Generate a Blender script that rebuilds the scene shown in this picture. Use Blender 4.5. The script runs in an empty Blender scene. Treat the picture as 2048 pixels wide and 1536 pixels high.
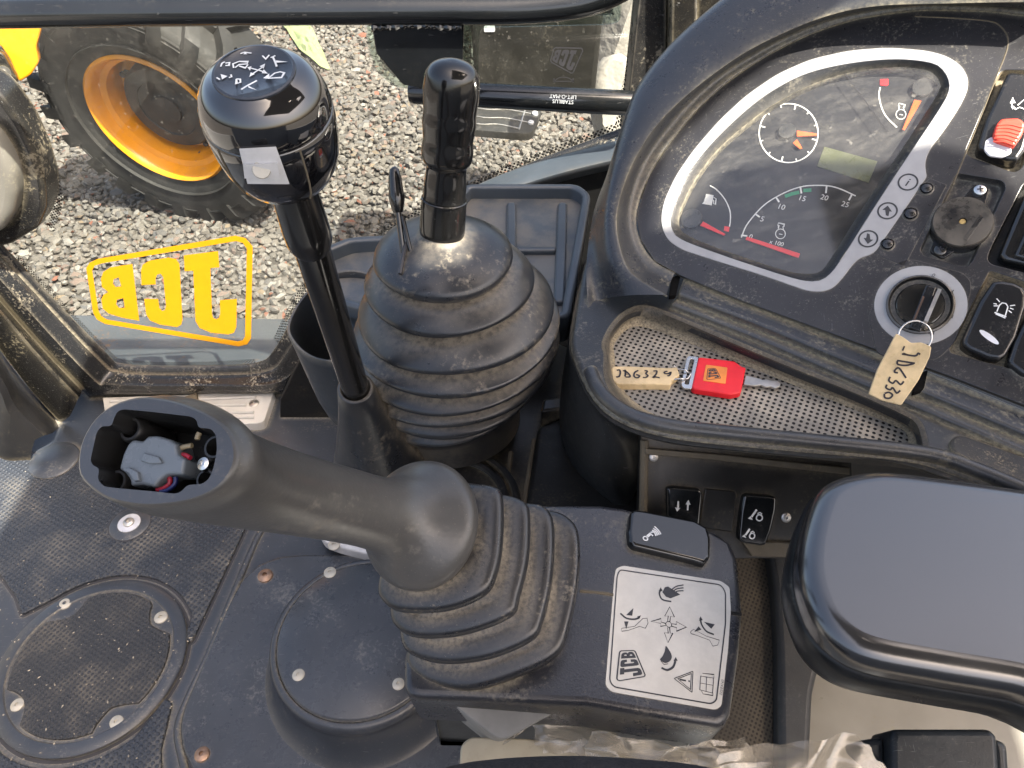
import bpy, bmesh, math, random
from mathutils import Vector, Matrix, noise
from mathutils.geometry import tessellate_polygon

R = math.radians
random.seed(7)
scene = bpy.context.scene
COL = scene.collection

# ------------------------------------------------------------------ camera
CAM_POS = Vector((0.0, 0.0, 1.10))
PITCH = 45.0
FPX = 1485.0            # focal length in photograph pixels (2048 wide)
cd = bpy.data.cameras.new('camera')
cd.sensor_fit = 'HORIZONTAL'
cd.sensor_width = 36.0
cd.lens = 36.0 * FPX / 2048.0
cd.clip_start = 0.01
cd.clip_end = 400.0
cam = bpy.data.objects.new('camera', cd)
cam.location = CAM_POS
cam.rotation_euler = (R(90 - PITCH), 0, 0)
COL.objects.link(cam)
scene.camera = cam

# ------------------------------------------------------------------ sky and sun
SUN_DIR = Vector((0.449, -0.316, 0.82)).normalized()     # towards the sun
world = bpy.data.worlds.new('World')
scene.world = world
world.use_nodes = True
wn = world.node_tree.nodes
wl = world.node_tree.links
bg = wn['Background']
sky = wn.new('ShaderNodeTexSky')
sky.sky_type = 'NISHITA'
sky.sun_disc = False
sky.sun_elevation = math.asin(SUN_DIR.z)
sky.sun_rotation = math.atan2(SUN_DIR.x, SUN_DIR.y)
sky.air_density = 0.8
sky.dust_density = 5.0
sky.ozone_density = 0.3
wb = wn.new('ShaderNodeVectorMath'); wb.operation = 'MULTIPLY'      # the camera's white balance, set for shade
wb.inputs[1].default_value = (1.07, 1.0, 0.90)
wl.new(sky.outputs[0], wb.inputs[0]); wl.new(wb.outputs[0], bg.inputs['Color'])
bg.inputs['Strength'].default_value = 0.15

sd = bpy.data.lights.new('sun', 'SUN')
sd.energy = 5.0
sd.angle = R(0.6)
sd.color = (1.0, 0.93, 0.80)
sun = bpy.data.objects.new('sun', sd)
sun.rotation_euler = SUN_DIR.to_track_quat('Z', 'Y').to_euler()
sun.location = (3, 0, 4)
COL.objects.link(sun)

vs = scene.view_settings
vs.view_transform = 'Standard'
vs.look = 'None'
vs.gamma = 1.0
vs.use_curve_mapping = False
vs.exposure = 1.85
scene.render.engine = 'CYCLES'
scene.cycles.use_denoising = True
scene.cycles.max_bounces = 6
scene.cycles.transparent_max_bounces = 16

# ------------------------------------------------------------------ pixel helpers
_s, _c = math.sin(R(PITCH)), math.cos(R(PITCH))
FWD = Vector((0, _c, -_s)); UPV = Vector((0, _s, _c)); RGT = Vector((1, 0, 0))

def ray(p):
    return FWD + RGT * ((p[0] - 1024) / FPX) + UPV * ((768 - p[1]) / FPX)

def dep(p, d):                       # point seen at pixel p, d metres along the lens axis
    return CAM_POS + ray(p) * d

def zpt(p, z):
    r = ray(p)
    return CAM_POS + r * ((z - CAM_POS.z) / r.z)

def ypt(p, y):
    r = ray(p)
    return CAM_POS + r * ((y - CAM_POS.y) / r.y)

def zoom(x0, y0, s):                 # coordinates read off an enlarged crop
    return lambda pts: [(x0 + s * x, y0 + s * y) for x, y in pts]
Z1 = zoom(0, 0, .3418)
Z2 = zoom(650, 0, .3418)
Z3 = zoom(1250, 0, .3906)
Z4 = zoom(1150, 480, .4385)
Z5 = zoom(0, 400, .3418)
Z6 = zoom(100, 750, .3418)
Z7 = zoom(0, 1000, .349)
Z8 = zoom(550, 400, .3418)
ZA = zoom(1320, 100, .3256)
ZB = zoom(1100, 960, .3255)
ZC = zoom(1400, 900, .414)
ZD = zoom(800, 1300, .3418)
ZE = zoom(1650, 100, .2605)
ZF = zoom(1650, 450, .2605)
ZG = zoom(350, 60, .2734)
ZH = zoom(1200, 680, .1953)
ZI = zoom(150, 780, .1709)
ZJ = zoom(900, 0, .1953)
ZK = zoom(1840, 360, .2603)
ZL = zoom(550, 880, .3418)
ZM = zoom(820, 780, .2441)

class Frame:
    def __init__(s, o, n, uh=(1, 0, 0)):
        s.o = Vector(o); s.n = Vector(n).normalized()
        u = Vector(uh); s.u = (u - s.n * u.dot(s.n)).normalized()
        s.v = s.n.cross(s.u)
    def px(s, p, h=0.0):
        r = ray(p); o = s.o + s.n * h
        w = CAM_POS + r * ((o - CAM_POS).dot(s.n) / r.dot(s.n))
        d = w - s.o
        return Vector((d.dot(s.u), d.dot(s.v)))
    def pxs(s, pts, h=0.0):
        return [s.px(p, h) for p in pts]
    def w(s, a, h=0.0):
        return s.o + s.u * a[0] + s.v * a[1] + s.n * h
    def up(s, h):
        return Frame(s.o + s.n * h, s.n, s.u)
    def scale(s, p):                 # metres on the plane for one photograph pixel near p
        return ((s.px((p[0] + 2, p[1])) - s.px(p)).length) / 2

# ------------------------------------------------------------------ 2D outline helpers
def V2(p): return Vector((p[0], p[1]))

def roundp(pts, r, seg=5):
    """round the corners of a closed outline; r one radius or a list"""
    n = len(pts); out = []
    pts = [V2(p) for p in pts]
    for i in range(n):
        p = pts[i]; a = pts[i - 1]; b = pts[(i + 1) % n]
        rr = r[i] if isinstance(r, (list, tuple)) else r
        d1 = (a - p); d2 = (b - p)
        l1, l2 = d1.length, d2.length
        if rr <= 0 or l1 < 1e-9 or l2 < 1e-9:
            out.append(p); continue
        k = min(rr, l1 * .48, l2 * .48)
        s = p + d1 * (k / l1); e = p + d2 * (k / l2)
        for j in range(seg + 1):
            t = j / seg
            out.append(s * (1 - t) ** 2 + p * (2 * t * (1 - t)) + e * t * t)
    return out

def spline(pts, k=6, closed=False):
    """Catmull-Rom through points of any dimension"""
    P = [Vector(p) for p in pts]; n = len(P); out = []
    rng = n if closed else n - 1
    for i in range(rng):
        if closed:
            a, b, c, d = P[i - 1], P[i], P[(i + 1) % n], P[(i + 2) % n]
        else:
            b, c = P[i], P[i + 1]
            a = P[i - 1] if i else b * 2 - c
            d = P[i + 2] if i + 2 < n else c * 2 - b
        for j in range(k):
            t = j / k
            out.append(.5 * ((2 * b) + (c - a) * t + (2 * a - 5 * b + 4 * c - d) * t * t + (3 * b - a - 3 * c + d) * t ** 3))
    if not closed: out.append(P[-1])
    return out

def resample(pts, m, closed=False):
    P = [Vector(p) for p in pts]
    if closed: P = P + [P[0]]
    L = [0]
    for i in range(1, len(P)): L.append(L[-1] + (P[i] - P[i - 1]).length)
    out = []; T = L[-1]; j = 0
    for i in range(m):
        s = T * i / (m if closed else m - 1)
        while j < len(L) - 2 and L[j + 1] < s: j += 1
        d = L[j + 1] - L[j]
        t = 0 if d < 1e-12 else (s - L[j]) / d
        out.append(P[j].lerp(P[j + 1], min(1, max(0, t))))
    return out

def area(pts):
    return .5 * sum(pts[i - 1][0] * pts[i][1] - pts[i][0] * pts[i - 1][1] for i in range(len(pts)))

def ccw(pts):
    pts = [V2(p) for p in pts]
    return pts if area(pts) > 0 else pts[::-1]

def inset(pts, d):
    """offset a counter-clockwise outline inwards by d"""
    n = len(pts); out = []
    for i in range(n):
        a, p, b = pts[i - 1], pts[i], pts[(i + 1) % n]
        e1 = p - a; e2 = b - p
        if e1.length < 1e-9: e1 = e2
        if e2.length < 1e-9: e2 = e1
        if e1.length < 1e-9: out.append(p); continue
        n1 = Vector((-e1.y, e1.x)).normalized(); n2 = Vector((-e2.y, e2.x)).normalized()
        m = n1 + n2
        if m.length < 1e-6: m = n1
        m.normalize()
        k = d / max(.45, m.dot(n1))
        out.append(p + m * k)
    return out

def circ(c, r, n=32, ry=None, rot=0):
    ry = ry or r
    out = []
    for i in range(n):
        a = 2 * math.pi * i / n
        x, y = r * math.cos(a), ry * math.sin(a)
        out.append(Vector((c[0] + x * math.cos(rot) - y * math.sin(rot), c[1] + x * math.sin(rot) + y * math.cos(rot))))
    return out

# ------------------------------------------------------------------ mesh collector
class MB:
    def __init__(s): s.v = []; s.f = []; s.m = []
    def add(s, vs, fs, mi=0):
        o = len(s.v)
        s.v += [Vector(x) for x in vs]
        s.f += [tuple(i + o for i in f) for f in fs]
        s.m += [mi] * len(fs)
        return s
    def loft(s, rings, closed=True, cap0=False, cap1=False, mi=0):
        n = len(rings[0]); vs = [p for r in rings for p in r]; fs = []
        for i in range(len(rings) - 1):
            for j in range(n if closed else n - 1):
                k = (j + 1) % n
                fs.append((i * n + j, i * n + k, (i + 1) * n + k, (i + 1) * n + j))
        if cap0: fs.append(tuple(range(n))[::-1])
        if cap1: fs.append(tuple((len(rings) - 1) * n + j for j in range(n)))
        return s.add(vs, fs, mi)
    def tube(s, path, rad, seg=12, caps=True, flat=1.0, mi=0):
        P = [Vector(p) for p in path]; n = len(P)
        t0 = (P[1] - P[0]).normalized()
        a = Vector((0, 0, 1)) if abs(t0.z) < .9 else Vector((0, 1, 0))
        nn = (a - t0 * a.dot(t0)).normalized(); rings = []
        for i in range(n):
            t = (P[min(i + 1, n - 1)] - P[max(i - 1, 0)]).normalized()
            nn = (nn - t * nn.dot(t)).normalized(); b = t.cross(nn)
            r = rad[i] if isinstance(rad, (list, tuple)) else rad
            rings.append([P[i] + nn * (r * math.cos(2 * math.pi * j / seg)) + b * (r * flat * math.sin(2 * math.pi * j / seg)) for j in range(seg)])
        return s.loft(rings, True, caps, caps, mi)
    def lathe(s, fr, c, prof, seg=32, cap0=False, cap1=False, ry=1.0, mi=0):
        """prof: (radius, height) pairs about the frame's normal at c"""
        rings = [[fr.w((c[0] + r * math.cos(2 * math.pi * j / seg), c[1] + r * ry * math.sin(2 * math.pi * j / seg)), h) for j in range(seg)] for r, h in prof]
        return s.loft(rings, True, cap0, cap1, mi)
    def plate(s, fr, outer, holes=(), h0=-.002, h1=0.0, bev=0.0, seg=3, bottom=False, mi=0, crown=None):
        """solid plate on a frame: outline, holes, rounded top edge"""
        outer = ccw(outer); holes = [ccw(h) for h in holes]
        def side(o, sgn):
            rings = [(o, h0)]
            if bev > 0:
                for k in range(seg + 1):
                    a = math.pi / 2 * k / seg
                    rings.append((inset(o, sgn * bev * (1 - math.cos(a))), h1 - bev * (1 - math.sin(a))))
            else: rings.append((o, h1))
            W = [[fr.w(p, h) for p in q] for q, h in rings]
            if sgn < 0: W = [w[::-1] for w in W]
            s.loft(W, mi=mi)
            return rings[-1][0]
        tops = [side(outer, 1)] + [side(h, -1) for h in holes]
        if h1 < h0:
            pass
        polys = [[Vector((p[0], p[1], 0)) for p in t] for t in tops]
        tri = tessellate_polygon(polys)
        flat = [p for t in tops for p in t]
        fs = []
        for t in tri:
            a, b, c = (flat[i] for i in t)
            ar = (b - a).cross(c - a)
            if abs(ar) < 1e-14: continue
            fs.append(t if ar > 0 else t[::-1])
        s.add([fr.w(p, h1) for p in flat], fs, mi)
        if bottom:
            s.add([fr.w(p, h0) for p in flat], [f[::-1] for f in fs], mi)
        return s
    def ribbon(s, fr, pts, w, h=.0002, closed=False, mi=0):
        """a flat printed stroke"""
        P = [V2(p) for p in pts]; n = len(P); L = []; Rr = []
        for i in range(n):
            if closed: a, b = P[i - 1], P[(i + 1) % n]
            else: a, b = P[max(i - 1, 0)], P[min(i + 1, n - 1)]
            t = (b - a)
            if t.length < 1e-9: t = Vector((1, 0))
            t.normalize(); m = Vector((-t.y, t.x))
            k = 1.0
            if 0 < i < n - 1 or closed:
                e = (P[(i + 1) % n] - P[i])
                if e.length > 1e-9: k = 1 / max(.5, abs(m.dot(Vector((-e.y, e.x)).normalized())))
            ww = (w[i] if isinstance(w, (list, tuple)) else w) * .5 * k
            L.append(P[i] + m * ww); Rr.append(P[i] - m * ww)
        vs = [fr.w(p, h) for p in L] + [fr.w(p, h) for p in Rr]; fs = []
        for i in range(n if closed else n - 1):
            j = (i + 1) % n
            fs.append((i, n + i, n + j, j))
        return s.add(vs, fs, mi)
    def poly(s, fr, pts, h=.0002, holes=(), mi=0):
        polys = [[Vector((p[0], p[1], 0)) for p in q] for q in [pts] + list(holes)]
        tri = tessellate_polygon(polys); flat = [p for q in [pts] + list(holes) for p in q]
        fs = []
        for t in tri:
            a, b, c = (V2(flat[i]) for i in t)
            ar = (b - a).cross(c - a)
            if abs(ar) < 1e-14: continue
            fs.append(t if ar > 0 else t[::-1])
        return s.add([fr.w(p, h) for p in flat], fs, mi)

WPOS = {}
def obj(name, mb, mat, parent=None, smooth=38, label=None, kind=None, center=True, subsurf=0, packed=None):
    vs, fs = mb.v, mb.f
    lo = Vector((min(v[i] for v in vs) for i in range(3))); hi = Vector((max(v[i] for v in vs) for i in range(3)))
    c = (lo + hi) / 2 if center else Vector((0, 0, 0))
    me = bpy.data.meshes.new(name)
    me.from_pydata([tuple(v - c) for v in vs], [], fs)
    mats = mat if isinstance(mat, (list, tuple)) else [mat]
    for m in mats: me.materials.append(m)
    if len(mats) > 1:
        me.polygons.foreach_set('material_index', mb.m)
    if not packed: me.validate()
    if packed:                      # dust packed into folds and joints, 0..1 per vertex
        at = me.attributes.new('packed_dust', 'FLOAT', 'POINT'); at.data.foreach_set('value', packed)
    if smooth:
        me.shade_smooth()
        me.set_sharp_from_angle(angle=R(smooth))
    o = bpy.data.objects.new(name, me)
    COL.objects.link(o)
    if parent is not None:
        o.parent = parent; o.location = c - WPOS[parent.name]
    else: o.location = c
    WPOS[o.name] = c
    if label: o['label'] = label
    if kind: o['kind'] = kind
    if subsurf:
        md = o.modifiers.new('subdivision', 'SUBSURF'); md.levels = subsurf; md.render_levels = subsurf
    return o

def thing(name, loc, label, cat, group=None):
    o = bpy.data.objects.new(name, None)
    o.empty_display_size = .03
    COL.objects.link(o); o.location = loc; WPOS[o.name] = Vector(loc)
    o['label'] = label; o['category'] = cat
    if group: o['group'] = group
    return o

def tag(o, label, cat, group=None):
    o['label'] = label; o['category'] = cat
    if group: o['group'] = group
    return o

def bump_ring(mb):  # recalc outward normals
    bm = bmesh.new()
    return bm

def textmb(fr, s, at, xend, height, h=.0002, mirror=False, align='CENTER', mb=None, squeeze=1.0, tilt=0.0):
    """flat lettering on a frame: at = centre of the word, xend gives the reading direction (pixels), height in pixels"""
    mb = mb or MB()
    cu = bpy.data.curves.new('lettering', 'FONT')
    cu.body = s; cu.align_x = align; cu.align_y = 'CENTER'; cu.size = 1.0; cu.resolution_u = 3
    o = bpy.data.objects.new('lettering', cu)
    COL.objects.link(o)
    dg = bpy.context.evaluated_depsgraph_get()
    me = bpy.data.meshes.new_from_object(o.evaluated_get(dg))
    p0 = fr.px(at); ex = (fr.px(xend) - p0).normalized(); ey = Vector((-ex.y, ex.x))
    if mirror: ey = -ey
    k = height * fr.scale(at) / .69
    vs = [fr.w(p0 + ex * ((v.co.x + tilt * v.co.y) * k * squeeze) + ey * (v.co.y * k), h) for v in me.vertices]
    fs = [tuple(p.vertices) for p in me.polygons]
    if mirror: fs = [f[::-1] for f in fs]
    mb.add(vs, fs)
    bpy.data.objects.remove(o); bpy.data.curves.remove(cu); bpy.data.meshes.remove(me)
    return mb
# ------------------------------------------------------------------ materials
class NT:
    def __init__(s, name):
        s.mat = bpy.data.materials.new(name); s.mat.use_nodes = True
        s.t = s.mat.node_tree; s.n = s.t.nodes; s.l = s.t.links
        s.b = s.n['Principled BSDF']; s.out = s.n['Material Output']
        s.tc = s.n.new('ShaderNodeTexCoord')
    def node(s, typ, **kw):
        n = s.n.new(typ)
        for k, v in kw.items():
            if k.startswith('i_'):
                key = k[2:].replace('_', ' ')
                n.inputs[key].default_value = v
            else: setattr(n, k, v)
        return n
    def link(s, a, b): s.l.new(a, b)
    def coord(s, scale=(1, 1, 1), rot=(0, 0, 0), out='Object'):
        m = s.node('ShaderNodeMapping'); s.link(s.tc.outputs[out], m.inputs['Vector'])
        m.inputs['Scale'].default_value = scale; m.inputs['Rotation'].default_value = rot
        return m.outputs[0]
    def noise(s, scale, detail=5, rough=.6, vec=None, dist=0):
        n = s.node('ShaderNodeTexNoise', i_Scale=scale, i_Detail=detail, i_Roughness=rough, i_Distortion=dist)
        s.link(vec or s.tc.outputs['Object'], n.inputs['Vector'])
        return n.outputs['Fac']
    def ramp(s, fac, lo, hi, a=0.0, b=1.0, smooth=True):
        n = s.node('ShaderNodeMapRange', interpolation_type='SMOOTHSTEP' if smooth else 'LINEAR')
        s.link(fac, n.inputs['Value'])
        n.inputs['From Min'].default_value = lo; n.inputs['From Max'].default_value = hi
        n.inputs['To Min'].default_value = a; n.inputs['To Max'].default_value = b
        return n.outputs[0]
    def math(s, op, a, b=None, clamp=False):
        n = s.node('ShaderNodeMath', operation=op, use_clamp=clamp)
        for i, x in enumerate((a, b)):
            if x is None: continue
            if isinstance(x, (int, float)): n.inputs[i].default_value = x
            else: s.link(x, n.inputs[i])
        return n.outputs[0]
    def mix(s, fac, a, b):
        n = s.node('ShaderNodeMix', data_type='RGBA')
        if isinstance(fac, (int, float)): n.inputs[0].default_value = fac
        else: s.link(fac, n.inputs[0])
        for i, x in ((6, a), (7, b)):
            if isinstance(x, (tuple, list)): n.inputs[i].default_value = (*x[:3], 1)
            else: s.link(x, n.inputs[i])
        return n.outputs[2]
    def bump(s, height, strength=.2, dist=.001):
        n = s.node('ShaderNodeBump'); n.inputs['Strength'].default_value = strength; n.inputs['Distance'].default_value = dist
        s.link(height, n.inputs['Height'])
        s.link(n.outputs[0], s.b.inputs['Normal'])
        return n
    def upness(s, lo=.3, hi=.95):
        g = s.node('ShaderNodeNewGeometry'); x = s.node('ShaderNodeSeparateXYZ')
        s.link(g.outputs['Normal'], x.inputs[0])
        return s.ramp(x.outputs['Z'], lo, hi)

DUST = (.23, .20, .155)
def plastic(name, base, rough=.5, dust=.3, dcol=DUST, dscale=16, grain=700, gb=.12, spec=.4, up=.5,
            scratch=.0, coat=0.0, contrast=.16, gdist=.0006, edge=0.0, crev=0.0, cdist=.006, streak=None):
    """worn plastic, rubber or paint: base colour, dust in patches and specks, dust packed into joints, rubbed edges, fine scratches"""
    t = NT(name); b = t.b
    vec = t.coord(streak) if streak else None
    n1 = t.noise(dscale * 1.5, 9, .70, vec)
    n2 = t.noise(dscale * 22, 3, .65)
    fine = t.ramp(n2, .36, .70)
    d = t.ramp(t.math('ADD', t.math('MULTIPLY', n1, .58), t.math('MULTIPLY', n2, .42)), .535, .535 + contrast * .9)
    if up > 0:
        d = t.math('MULTIPLY', d, t.math('ADD', t.math('MULTIPLY', t.upness(), up), 1 - up))
    d = t.math('MULTIPLY', d, dust, True)
    speck = t.ramp(t.noise(1100, 2, .5), .69, .74)
    d = t.math('MAXIMUM', d, t.math('MULTIPLY', speck, min(.6, dust)))
    g = t.node('ShaderNodeNewGeometry') if edge > 0 else None
    if edge > 0:
        e = t.ramp(g.outputs['Pointiness'], .52, .60)
        e = t.math('MULTIPLY', t.math('MULTIPLY', e, t.ramp(n1, .35, .6)), edge)
        d = t.math('MAXIMUM', d, e)
    if crev > 0:
        ao = t.node('ShaderNodeAmbientOcclusion', samples=4); ao.inputs['Distance'].default_value = cdist
        c = t.ramp(ao.outputs['AO'], .45, .92, 1, 0)
        c = t.math('MULTIPLY', t.math('MULTIPLY', c, t.math('ADD', t.math('MULTIPLY', t.ramp(n2, .3, .65), .7), .3)), crev)
        d = t.math('MAXIMUM', d, c)
    pk = t.node('ShaderNodeAttribute', attribute_name='packed_dust')
    pf = t.math('MULTIPLY', pk.outputs['Fac'], t.math('ADD', t.math('MULTIPLY', t.ramp(n2, .32, .62), .55), t.ramp(n1, .36, .56, .1, .45)), True)
    d = t.math('MAXIMUM', d, pf)
    tone = t.ramp(t.noise(dscale * .6, 4, .6), .3, .7, .82, 1.22)
    hs = t.node('ShaderNodeVectorMath', operation='SCALE'); hs.inputs[0].default_value = base
    t.link(tone, hs.inputs['Scale'])
    col = t.mix(d, hs.outputs[0], dcol)
    rg = t.math('ADD', t.math('MULTIPLY', d, .35), t.ramp(t.noise(dscale * 4, 5, .7), .3, .7, rough * .85, rough * 1.18), True)
    if scratch > 0:
        sc = t.ramp(t.noise(50, 3, .6, t.coord((1, 16, 4), (.3, .6, .9))), .67, .71)
        sc2 = t.ramp(t.noise(60, 3, .6, t.coord((18, 1, 3), (.2, .1, -.7))), .69, .73)
        col = t.mix(t.math('MULTIPLY', t.math('MAXIMUM', sc, sc2), scratch), col, (.24, .24, .235))
    t.link(col, b.inputs['Base Color']); t.link(rg, b.inputs['Roughness'])
    b.inputs['Specular IOR Level'].default_value = spec
    if coat: b.inputs['Coat Weight'].default_value = coat; b.inputs['Coat Roughness'].default_value = .08
    if gb > 0: t.bump(t.noise(grain, 2, .5), gb, gdist)
    return t.mat

def plain(name, col, rough=.5, metal=0.0, spec=.5, nz=.08, emit=None, coat=0.0, alpha=None):
    t = NT(name); b = t.b
    n = t.noise(40, 5, .65)
    dark = tuple(c * (1 - nz * 2) for c in col); lite = tuple(min(1, c * (1 + nz)) for c in col)
    t.link(t.mix(t.ramp(n, .3, .7), dark, lite), b.inputs['Base Color'])
    t.link(t.ramp(t.noise(120, 4, .6), .3, .7, max(.02, rough - .08), rough + .08), b.inputs['Roughness'])
    b.inputs['Metallic'].default_value = metal; b.inputs['Specular IOR Level'].default_value = spec
    if coat: b.inputs['Coat Weight'].default_value = coat
    return t.mat

def dotted(name, base, dotcol, pitch, r, dust=.4, rough=.6, bumpd=.001, inv=False, dcol=DUST, dscale=14, up=0, alphadots=False, contrast=.2, fade=None):
    """perforations or pimples too small to model, on a flat surface facing up (or with uv plane given)"""
    t = NT(name); b = t.b
    k = 1 / pitch
    v = t.node('ShaderNodeTexVoronoi', voronoi_dimensions='2D', feature='F1')
    v.inputs['Scale'].default_value = 1.0; v.inputs['Randomness'].default_value = 0.0
    t.link(t.coord((k, k, k), (0, 0, R(28))), v.inputs['Vector'])
    dist = v.outputs['Distance']
    hole = t.ramp(dist, r * .82, r * 1.08, 1, 0)
    n1 = t.noise(dscale, 6, .65)
    d = t.math('MULTIPLY', t.ramp(n1, .52 - contrast * .4, .52 + contrast * 1.2), dust)
    col = t.mix(d, base, dcol)
    col = t.mix(hole, col, dotcol)
    t.link(col, b.inputs['Base Color'])
    b.inputs['Roughness'].default_value = rough
    b.inputs['Specular IOR Level'].default_value = .4
    hgt = t.ramp(dist, r * .7, r * 1.25, 1, 0) if inv else t.ramp(dist, r * .8, r * 1.1, 0, 1)
    t.bump(hgt, .9, bumpd)
    return t.mat

def glassmat(name, tint=(.93, .96, .95), dirt=.05, dscale=3.0, rough=.01, refl=1.0, streak=None):
    t = NT(name)
    t.n.remove(t.b)
    tr = t.node('ShaderNodeBsdfTransparent'); tr.inputs[0].default_value = (*tint, 1)
    gl = t.node('ShaderNodeBsdfGlossy'); gl.inputs['Roughness'].default_value = rough
    df = t.node('ShaderNodeBsdfDiffuse'); df.inputs['Color'].default_value = (.55, .52, .46, 1)
    lw = t.node('ShaderNodeLayerWeight')
    F0 = t.math('ADD', t.math('MULTIPLY', t.math('POWER', lw.outputs['Facing'], 5.0), .95), .035)
    m1 = t.node('ShaderNodeMixShader'); m2 = t.node('ShaderNodeMixShader')
    t.link(t.math('MULTIPLY', F0, refl), m1.inputs[0]); t.link(tr.outputs[0], m1.inputs[1]); t.link(gl.outputs[0], m1.inputs[2])
    n = t.ramp(t.noise(dscale, 9, .75, t.coord(streak, (.2, .1, .6)) if streak else None), .42, .72)
    sp = t.ramp(t.noise(160, 2, .5), .68, .74)
    d = t.math('ADD', t.math('MULTIPLY', n, dirt), t.math('MULTIPLY', sp, dirt * 1.5))
    t.link(d, m2.inputs[0]); t.link(m1.outputs[0], m2.inputs[1]); t.link(df.outputs[0], m2.inputs[2])
    t.link(m2.outputs[0], t.out.inputs['Surface'])
    return t.mat

def film(name):
    t = NT(name)
    t.n.remove(t.b)
    tr = t.node('ShaderNodeBsdfTransparent'); tr.inputs[0].default_value = (.90, .87, .80, 1)
    gl = t.node('ShaderNodeBsdfGlossy'); gl.inputs['Roughness'].default_value = .2
    df = t.node('ShaderNodeBsdfDiffuse'); df.inputs['Color'].default_value = (.42, .37, .29, 1)
    m1 = t.node('ShaderNodeMixShader'); m2 = t.node('ShaderNodeMixShader')
    lw = t.node('ShaderNodeLayerWeight'); lw.inputs[0].default_value = .45
    t.link(t.math('ADD', t.math('MULTIPLY', lw.outputs['Facing'], .3), .08), m1.inputs[0]); t.link(tr.outputs[0], m1.inputs[1]); t.link(gl.outputs[0], m1.inputs[2])
    t.link(t.ramp(t.noise(25, 5, .7), .3, .7, .16, .50), m2.inputs[0]); t.link(m1.outputs[0], m2.inputs[1]); t.link(df.outputs[0], m2.inputs[2])
    t.link(m2.outputs[0], t.out.inputs['Surface'])
    return t.mat

def frit(name, pitch, r):
    """black enamel dots printed on glass, clear between"""
    t = NT(name); b = t.b
    v = t.node('ShaderNodeTexVoronoi', voronoi_dimensions='2D', feature='F1')
    v.inputs['Scale'].default_value = 1.0; v.inputs['Randomness'].default_value = 0.0
    m = t.node('ShaderNodeMapping'); t.link(t.tc.outputs['UV'], m.inputs['Vector'])
    m.inputs['Scale'].default_value = (1, 1, 1); m.inputs['Rotation'].default_value = (0, 0, R(45))
    t.link(m.outputs[0], v.inputs['Vector'])
    b.inputs['Base Color'].default_value = (.012, .012, .012, 1); b.inputs['Roughness'].default_value = .35
    t.link(t.ramp(v.outputs['Distance'], r * .9, r * 1.1, 1, 0), b.inputs['Alpha'])
    return t.mat

M = {}
M['dash'] = plastic('dash_plastic', (.015, .016, .018), .34, .40, dscale=14, up=.4, gb=.3, grain=900, edge=.5, crev=1.0, spec=.55, dcol=(.30, .27, .20))
M['panel'] = plastic('panel_overlay', (.024, .024, .027), .32, .55, dscale=20, up=.2, gb=.04, scratch=.3, crev=1.0, cdist=.004, spec=.55, dcol=(.27, .25, .20))
M['hood'] = plastic('hood_plastic', (.024, .027, .033), .30, .40, dscale=14, up=.5, gb=.25, grain=900, edge=.9, crev=1.0, cdist=.008, spec=.6, dcol=(.36, .32, .22))
M['tray_wall'] = plastic('tray_wall_plastic', (.022, .022, .022), .5, .8, dscale=24, up=.3, gb=.25, grain=800, contrast=.2, edge=.6, crev=1.0, cdist=.012, dcol=(.36, .30, .20))
M['tray_dots'] = dotted('tray_perforation', (.22, .205, .18), (.006, .006, .006), .0046, .29, dust=1.0, rough=.7, bumpd=.001, dcol=(.46, .41, .33), dscale=18)
M['rubber'] = plastic('gaiter_rubber', (.013, .015, .019), .31, .9, dscale=9, up=.5, gb=.06, grain=500, spec=.55, edge=.1, dcol=(.22, .19, .145), crev=1.0, cdist=.014, contrast=.16)
M['rubber_blue'] = plastic('gaiter_rubber_lower', (.013, .014, .017), .30, .5, dscale=20, up=.3, gb=.04, spec=.6, edge=.4, dcol=(.26, .22, .16), crev=1.0, cdist=.010, contrast=.14)
M['grip'] = plastic('grip_rubber', (.058, .056, .053), .33, .8, dscale=7, up=.0, gb=.25, grain=420, gdist=.0005, spec=.5, dcol=(.185, .168, .14), contrast=.18)
M['grip_face'] = plastic('grip_face', (.046, .049, .056), .38, .3, dscale=20, up=.1, gb=.15, grain=420, spec=.5)
M['gloss'] = plastic('gloss_black', (.004, .004, .005), .05, .02, dscale=10, up=.6, gb=.0, spec=.8, coat=.8)
M['gloss_soft'] = plastic('gloss_black_worn', (.006, .006, .006), .13, .08, dscale=14, up=.5, gb=.02, spec=.65, scratch=.15)
M['paint'] = plastic('black_paint_tube', (.007, .008, .009), .15, .06, dscale=9, up=.5, gb=.03, spec=.7, scratch=.1)
M['steel_black'] = plastic('black_painted_steel', (.012, .012, .012), .18, .5, dscale=8, up=.1, gb=.03, spec=.75, scratch=.6, dcol=(.33, .29, .20), contrast=.12, edge=.5, crev=.7, cdist=.010)
M['seal'] = plastic('window_seal', (.013, .014, .016), .24, .8, dscale=10, up=.2, gb=.06, dcol=(.38, .34, .26), contrast=.12, edge=.35, crev=.8, cdist=.008, scratch=.5, spec=.65)
M['tray_blue'] = plastic('storage_tray_plastic', (.046, .057, .070), .33, .18, dscale=10, up=.4, gb=.10, grain=700, edge=.4, spec=.6)
M['cup'] = plastic('cup_holder_plastic', (.030, .035, .041), .33, .2, dscale=12, up=.3, gb=.12, grain=700, scratch=.4, edge=.6, spec=.55)
M['floor'] = plastic('rubber_floor', (.031, .037, .048), .33, .35, dscale=9, up=0, gb=.08, grain=500, scratch=.35, dcol=(.28, .255, .205), crev=1.0, cdist=.010, contrast=.14, spec=.55)
M['floor_patchy'] = plastic('scuffed_floor_panel', (.038, .043, .052), .29, .42, dscale=9, up=0, gb=.05, scratch=.45, dcol=(.24, .235, .225), contrast=.13, crev=.9, spec=.55)
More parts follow.
